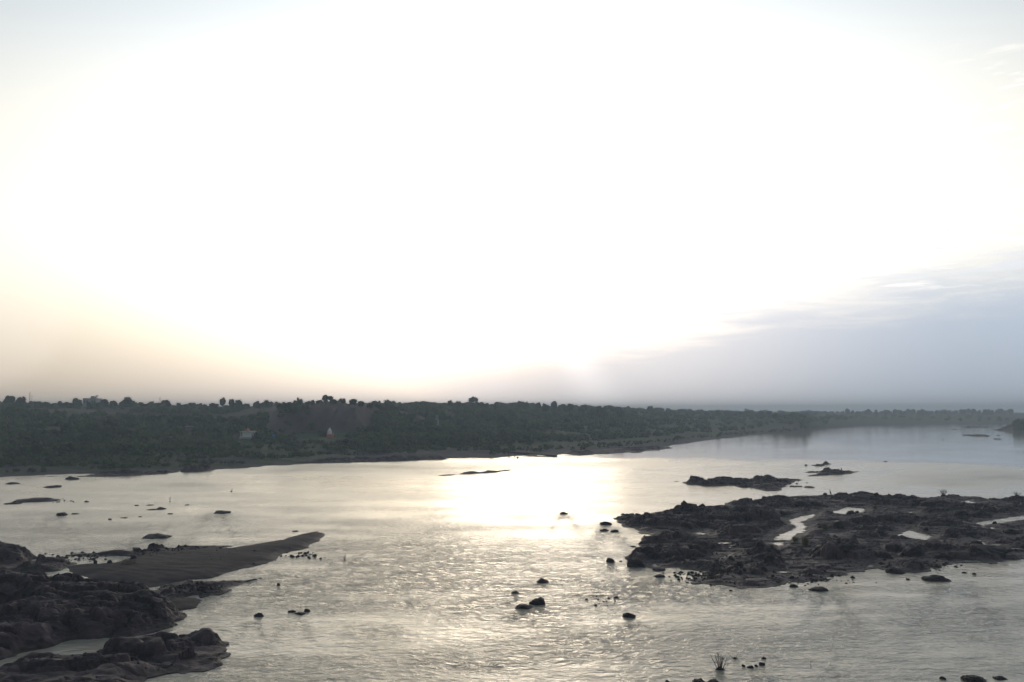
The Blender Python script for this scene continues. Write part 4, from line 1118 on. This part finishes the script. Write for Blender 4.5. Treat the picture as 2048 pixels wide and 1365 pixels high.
def twig_bush(px, py, wpx, hpx, n, label, z=0.0, mat=None, cat='bush', name='bare_bush', lean=0.8, thick=0.008):
    x, y = at(px, py, z)
    if z > 0: x, y, z = on_rock(px, py); y += 0.25
    W = wpx * y / F / 2; Hh = hpx * y / F
    root = empty(name, (x, y, z), label, cat); g = random.Random(int(px)); 
    m = MB(); mt = MB(); fine = MB()
    mt.tube([(-W * .3, 0, -0.05), (0, 0, 0.06 * Hh), (W * .3, 0.02, -0.05)], [W * .12, W * .2, W * .12])
    for i in range(n):
        a = g.uniform(0, 6.28); r = g.random() ** 0.6 * lean; hh = Hh * g.uniform(.55, 1.0) * (1 - 0.25 * r)
        p0 = (W * .25 * math.cos(a) * r, W * .25 * math.sin(a) * r, -0.02); p1 = (W * .6 * r * math.cos(a), W * .6 * r * math.sin(a), hh * .5)
        p2 = (W * r * math.cos(a) + g.uniform(-.1, .1) * W, W * r * math.sin(a), hh)
        m.tube([p0, p1, p2], [thick, thick * .75, thick * .35], 4)
        for b in range(3):
            f0 = g.uniform(.35, .85); bx = p1[0] + (p2[0] - p1[0]) * f0; by = p1[1] + (p2[1] - p1[1]) * f0; bz = p1[2] + (p2[2] - p1[2]) * f0
            e = g.uniform(0, 6.28); l = 0.22 * Hh * g.random()
            fine.tube([(bx, by, bz), (bx + l * .6 * math.cos(e), by + l * .6 * math.sin(e), bz + l)], [thick * .5, thick * .25], 3)
    m.build('stem', mat or TWIG, root); mt.build('root_mat', mat or TWIG, root); fine.build('twig', mat or TWIG, root)
    return root


twig_bush(1440, 1340, 52, 34, 46, 'bare spiky bush growing out of the water near the small stone group')
twig_bush(1888, 985, 26, 14, 30, 'dry spiky reed clump on the far crest of the broad outcrop', z=0.7, thick=0.02, cat='reeds', name='reed_clump')
twig_bush(2036, 987, 24, 9, 24, 'thin pale reed clump on the far crest close to the frame edge', z=0.6, thick=0.018, cat='reeds', name='reed_clump')
twig_bush(690, 1121, 14, 12, 9, 'few thin twigs poking out of the rapids past the sand bar', thick=0.012, cat='twigs', name='twig_clump')
twig_bush(340, 1004, 10, 11, 7, 'faint thin twigs standing in the shallows', thick=0.014, cat='twigs', name='twig_clump')
twig_bush(463, 984, 12, 7, 7, 'faint twig tuft in calm water below the bank', thick=0.016, cat='twigs', name='twig_clump')
twig_bush(1470, 1318, 30, 14, 12, 'sparse faint reeds standing just behind the bare bush', thick=0.005, cat='reeds', name='reed_clump', lean=1.0)
twig_bush(1622, 1336, 4, 12, 3, 'single dark stick standing up in the water', thick=0.01, cat='twigs', name='twig_clump', lean=.2)


def tuft(px, py, wpx, hpx, label, z=0.6):
    x, y, zz = on_rock(px, py); y += 0.2; W = wpx * y / F / 2; Hh = hpx * y / F; g = random.Random(int(px * 3)); V, Q = [], []
    for i in range(150):
        a = g.uniform(0, 6.28); r = g.random() ** .5; bx, by = W * .6 * r * math.cos(a), W * .6 * r * math.sin(a); h = Hh * g.uniform(.5, 1); l = W * .5 * r; w = 0.018
        d = (-math.sin(a) * w, math.cos(a) * w); k0 = len(V)
        V += [(bx - d[0], by - d[1], -.05), (bx + d[0], by + d[1], -.05), (bx + l * math.cos(a) + d[0] * .3, by + l * math.sin(a) + d[1] * .3, h), (bx + l * math.cos(a) - d[0] * .3, by + l * math.sin(a) - d[1] * .3, h)]
        Q.append((k0, k0 + 1, k0 + 2, k0 + 3))
    o = link('grass_tuft', mesh_np('grass_tuft', V, Q, False), LEAF_Y, loc=(x, y, zz)); tag(o, label, 'grass')


tuft(1612, 1091, 18, 16, 'largest yellow-green grass tuft on the dark cliff of the outcrop')
tuft(1592, 1084, 14, 9, 'small low grass tuft just above the largest one on the outcrop', .8)
tuft(1546, 1110, 7, 9, 'tiny bright grass tuft between two squat boulders', .5)
tuft(1347, 1030, 5, 6, 'tiny yellow grass tuft near the outcrop tip', .6)
tuft(1652, 1060, 16, 8, 'dull green grass tuft mid-outcrop near the two close boulders', .6)
tuft(1752, 1019, 10, 6, 'dull grass tuft beside the upper pool', .6)
tuft(255, 1128, 42, 4, 'long low strip of green grass on the sand bar', .4)
for x_, l_ in ((376, 'dry yellow grass on the near end of the waterline ledge'), (398, 'dry yellow grass in the middle of the waterline ledge'), (416, 'dry yellow grass on the far end of the waterline ledge')): tuft(x_, 935, 14, 5, l_, 1.2)

# ------------------------------------------------------------------ buildings and small structures on the bank
def on_bank(px, Y): X = xat(px, HOR, Y); return X, Y, gz(X, Y)


def flat_shrine():
    Y = 286; X, Y, z = on_bank(497, Y); z = max(z, zat(877, Y)); s = Y / F
    r = empty('shrine', (X, Y, z), 'small white shrine with flat yellow eaves and a pink pointed top', 'shrine')
    MB().box((0, 0, -0.6), (24 * s, 22 * s, 1.2)).build('footing', CONC, r)
    MB().box((0, 0, 0.24), (25 * s, 23 * s, 0.48)).build('plinth', YELLOW, r)
    w = 16.5 * s; h = 9.2 * s
    MB().box((0, 0, 0.48 + h / 2), (w, w, h)).build('wall', WHITE, r)
    MB().box((w / 2 + 0.012, 0, 0.48 + h * .42), (0.03, w * .26, h * .8)).build('door', DOORM, r)
    for sx in (-1, 1):
        for sy in (-1, 1): MB().tube([(sx * 10.6 * s, sy * 9.6 * s, 0.47), (sx * 10.6 * s, sy * 9.6 * s, 0.5 + h)], [0.07, 0.07], 8).build('pillar', WHITE, r)
    MB().box((0, 0, 0.48 + h + 0.16), (26 * s, 24 * s, 0.30)).build('eave', YELLOW, r)
    MB().lathe([(4.4 * s, 0), (4.3 * s, 1.2 * s), (3.4 * s, 3.0 * s), (1.7 * s, 5.0 * s), (0.5 * s, 6.2 * s), (0.12, 7.2 * s)], (0, 0, 0.48 + h + 0.31), 12).build('spire', PINK, r, smooth=True)


def dome_temple():
    Y = 290; X, Y, z = on_bank(661, Y); z = max(z, zat(880, Y)); s = Y / F
    r = empty('temple', (X, Y, z), 'small temple with a white bullet-shaped dome on a pink base', 'temple')
    MB().box((0, 0, -0.6), (12 * s, 12 * s, 1.2)).build('footing', CONC, r)
    MB().box((0.2 * s, 0, 3.4 * s), (11 * s, 11 * s, 6.8 * s)).build('wall', PINK, r)
    MB().box((5.7 * s + .012, 0, 2.6 * s), (.03, 3.4 * s, 5.0 * s)).build('door', DOORM, r)
    MB().box((0.2 * s, 0, 7.4 * s), (13 * s, 13 * s, 1.2 * s)).build('cornice', ORANGE, r)
    for sx in (-1, 1):
        for sy in (-1, 1): MB().lathe([(.9 * s, 0), (.8 * s, 1.2 * s), (.1 * s, 2.4 * s)], (0.2 * s + sx * 5.5 * s, sy * 5.5 * s, 8.0 * s), 8).build('corner_finial', ORANGE, r)
    MB().lathe([(4.2 * s, 0), (4.3 * s, 3 * s), (4.0 * s, 6 * s), (3.1 * s, 9 * s), (1.9 * s, 11 * s), (1.3 * s, 11.6 * s), (1.3 * s, 12.2 * s), (.4 * s, 12.8 * s), (.1 * s, 14 * s)], (-.8 * s, 0, 8.0 * s), 24, 8, 0.05).build('dome', WHITE, r, smooth=True)
    MB().box((-.8 * s, -4.25 * s, 8 * s + 4.5 * s), (1.2 * s, .12, 1.6 * s)).build('niche', DOORM, r)
    MB().tube([(5.2 * s, 2 * s, 8 * s), (5.2 * s, 2 * s, 15 * s)], [.05, .04]).build('flag_pole', GREYM, r)


flat_shrine(); dome_temple()


def white_block():
    Y = 452; X = xat(178, HOR, Y); s = Y / F; z = gz(X, Y); zr = zat(798, Y)
    r = empty('building', (X, Y, z), 'flat-roofed pale concrete building with a stair tower on the plateau skyline', 'building')
    h = zr - z
    MB().box((0, 3, h / 2), (27 * s, 6, h)).build('wall', CONC, r)
    MB().box((0, 3, h + .15), (27.6 * s, 6.2, .3)).build('parapet', CONC, r)
    MB().box((2.5 * s, 3, h + .3 + 2.1 * s), (7 * s, 3, 4.2 * s)).build('stair_tower', CONC, r)
    m = MB()
    for k in (-1, 1): m.tube([(9.5 * s + k * .4, 3, h + .2), (9.5 * s + k * .25, 3, h + 6.6 * s)], [.08, .06])
    m.box((9.5 * s, 3, h + 6.0 * s), (1.0, .7, .5)); m.build('roof_mast', GREYM, r)
    for k in (-9.5, -4.5, 5.5, 10): MB().box((k * s, -.03, h - 1.6), (2.4 * s, .1, 1.2)).build('window', GLASS, r)
    Y = 1120; X = xat(1493, HOR, Y); s = Y / F; z = gz(X, Y); h = zat(819, Y) - z
    r = empty('building', (X, Y, z), 'faint pale block building on the far hazy treeline', 'building')
    MB().box((0, 0, h / 2), (7 * s, 6, h)).build('wall', CONC, r); MB().box((-1 * s, 0, h + .7), (3 * s, 3, 1.4)).build('stair_tower', CONC, r)
    for k in (-2, 0, 2): MB().box((k * s, -3.03, h - 1.8), (1 * s, .1, 1.3)).build('window', GLASS, r)


white_block()


def hut():
    Y = 312; X, Y, z = on_bank(378, Y); z = max(z, zat(868, Y)); s = Y / F
    r = empty('hut', (X, Y, z), 'tiny low hut with two pale wall panels beside the big round tree', 'hut')
    MB().box((0, 1.5, 4.6 * s), (16 * s, 3, 9.2 * s)).build('wall', DOORM, r)
    for k in (-3.6, 3.6): MB().box((k * s, -.03, 4.6 * s), (6.6 * s, .08, 7.4 * s)).build('panel', HUTM, r)
    MB().box((0, 1.5, 9.6 * s), (18 * s, 3.6, .8 * s)).build('roof', GREYM, r)
    # blue drum and tarp
    Y = 286; X, Y, z = on_bank(548, Y); z = max(z, zat(876, Y)); s = Y / F
    r = empty('water_tank', (X, Y, z), 'small bright blue tank between the shrine and the temple', 'tank')
    MB().lathe([(2.6 * s, 0), (2.8 * s, .3), (2.8 * s, 4.4 * s), (2.4 * s, 5.2 * s), (1 * s, 5.8 * s)], (0, 0, 0), 14).build('barrel', BLUE, r, smooth=True)
    MB().lathe([(1 * s, 0), (1 * s, .5 * s), (.6 * s, .6 * s)], (0, 0, 5.8 * s), 10).build('lid', BLUE, r)
    # mast frame
    Y = 372; X, Y, z = on_bank(874.5, Y); z = zat(853, Y); s = Y / F
    r = empty('lattice_mast', (X, Y, z), 'slim pale lattice mast standing in the scrub past the temple', 'mast'); m = MB()
    for sx in (-1, 1):
        for sy in (-1, 1): MB().tube([(sx * 3.0 * s, sy * 3 * s, -2), (sx * 1.5 * s, sy * 1.5 * s, 22 * s)], [.10, .07]).build('leg', PALEM, r)
    for i in range(6):
        f0, f1 = i / 6, (i + 1) / 6; a0, a1 = (3 - 1.5 * f0) * s, (3 - 1.5 * f1) * s; z0, z1 = 22 * s * f0, 22 * s * f1
        for sy in (-1, 1):
            m.tube([(-a0, sy * a0, z0), (a1, sy * a1, z1)], [.04, .04], 4); m.tube([(-a1, sy * a1, z1), (a1, sy * a1, z1)], [.04, .04], 4)
        for sx in (-1, 1): m.tube([(sx * a0, -a0, z0), (sx * a1, a1, z1)], [.04, .04], 4)
    m.build('bracing', PALEM, r)


hut()


def pole(px, ytop, Y, label, arm=0.0, rad=.09, lean=0.0, box=False):
    X, Y, z = on_bank(px, Y); h = zat(ytop, Y) - z
    r = empty('pole', (X, Y, z), label, 'pole')
    MB().tube([(0, 0, -.3), (lean * h, 0, h)], [rad * 1.3, rad]).build('shaft', GREYM, r)
    if arm: MB().box((lean * h, 0, h * .93), (arm, .1, .12)).build('crossarm', GREYM, r)
    if box: MB().lathe([(.3, 0), (.5, .25), (.5, 1.0), (.2, 1.3)], (lean * h, 0, h), 10).build('tank', GREYM, r)


pole(58, 785, 450, 'tall thin mast on the skyline before the white building', rad=.14, arm=.7)
pole(62.5, 791, 455, 'short faint pole close behind the tall thin mast', rad=.08, arm=.9)
pole(320, 795, 445, 'leaning pole on the plateau skyline', rad=.12, lean=-.06, arm=1.0)
pole(595, 801, 360, 'pole carrying a tiny round tank over the brown cliff', rad=.07, box=True)
# causeway, posts
xa, ya = at(880, 893, 1.2); xb, yb = at(1112, 911, .35)
m = MB(); n_ = 26; g = random.Random(3)
for i in range(n_):
    f0 = (i + .5) / n_; L = math.hypot(xb - xa, yb - ya) / n_
    m.box((xa + (xb - xa) * f0, ya + (yb - ya) * f0, 0.25 + (1.0 - f0) * .8 + g.uniform(-.05, .05)), (L * .99, 1.2, .45), math.atan2(yb - ya, xb - xa))
tag(m.build('causeway', CAUS), 'long low dark causeway slanting down to the river from the bank', 'causeway')
for px, py, h, lb in ((1017.5, 911, 7, 'thin dark post beside the causeway, the one nearer the bank'), (1029.5, 914, 8, 'thin dark post near the waterline below the causeway')):
    x, y = at(px, py, .2); r = empty('post', (x, y, .1), lb, 'post'); H_ = h * y / F
    MB().tube([(0, 0, -.4), (.02, 0, H_)], [.13, .11], 8).build('shaft', BARK, r); MB().box((.02, 0, H_ + .06), (.3, .3, .12)).build('cap', BARK, r)
rock(1035, 916, 4.5, 4, 'small dark knob at the waterline beside the posts', None, z=.1)


# ------------------------------------------------------------------ birds
def bird(px, py, h, z, label, face):
    x, y, zz = on_rock(px, py); y += 0.15; s = h * y / F
    r = empty('bird', (x, y, zz), label, 'bird', rz=face)
    prof = [((0, 0, .22), .05), ((.02, 0, .34), .13), ((.0, 0, .48), .15), ((.03, 0, .62), .12), ((.07, 0, .74), .06), ((.06, 0, .85), .045), ((.09, 0, .93), .06), ((.14, 0, .95), .045), ((.22, 0, .945), .018), ((.32, 0, .935), .006)]
    MB().tube([tuple(c * s for c in p) for p, _ in prof], [w * s for _, w in prof], 10).build('body', FEATHER, r, smooth=True)
    for sy in (-1, 1):
        MB().tube([(.02 * s, sy * .10 * s, .60 * s), (-.05 * s, sy * .14 * s, .42 * s), (-.14 * s, sy * .08 * s, .16 * s)], [.05 * s, .07 * s, .015 * s], 8).build('wing', FEATHER, r, smooth=True)
        MB().tube([(.0, sy * .05 * s, .28 * s), (.01 * s, sy * .06 * s, 0)], [.022 * s, .016 * s], 6).build('leg', FEATHER, r)
    MB().tube([(-.03 * s, 0, .28 * s), (-.17 * s, 0, .06 * s)], [.06 * s, .025 * s], 6).build('tail', FEATHER, r)


bird(1662, 979, 10, .9, 'dark bird perched upright on the far crest of the broad outcrop', 2.7)
bird(1684, 941.5, 6, .45, 'dark bird standing on the flat islet upstream', 0.4)

# ------------------------------------------------------------------ air
m, n, b = new_mat('evening_haze')
n.t.nodes.remove(b); pv_ = n.node('ShaderNodeVolumePrincipled')
pv_.inputs['Color'].default_value = (0.76, 0.88, 1.0, 1); pv_.inputs['Density'].default_value = 0.00066; pv_.inputs['Anisotropy'].default_value = 0.1
n.t.links.new(pv_.outputs[0], n.t.nodes['Material Output'].inputs['Volume'])
hz = MB().box((0, 0, 14.5), (6600, 6600, 37.0)).build('haze', m); hz['kind'] = 'stuff'
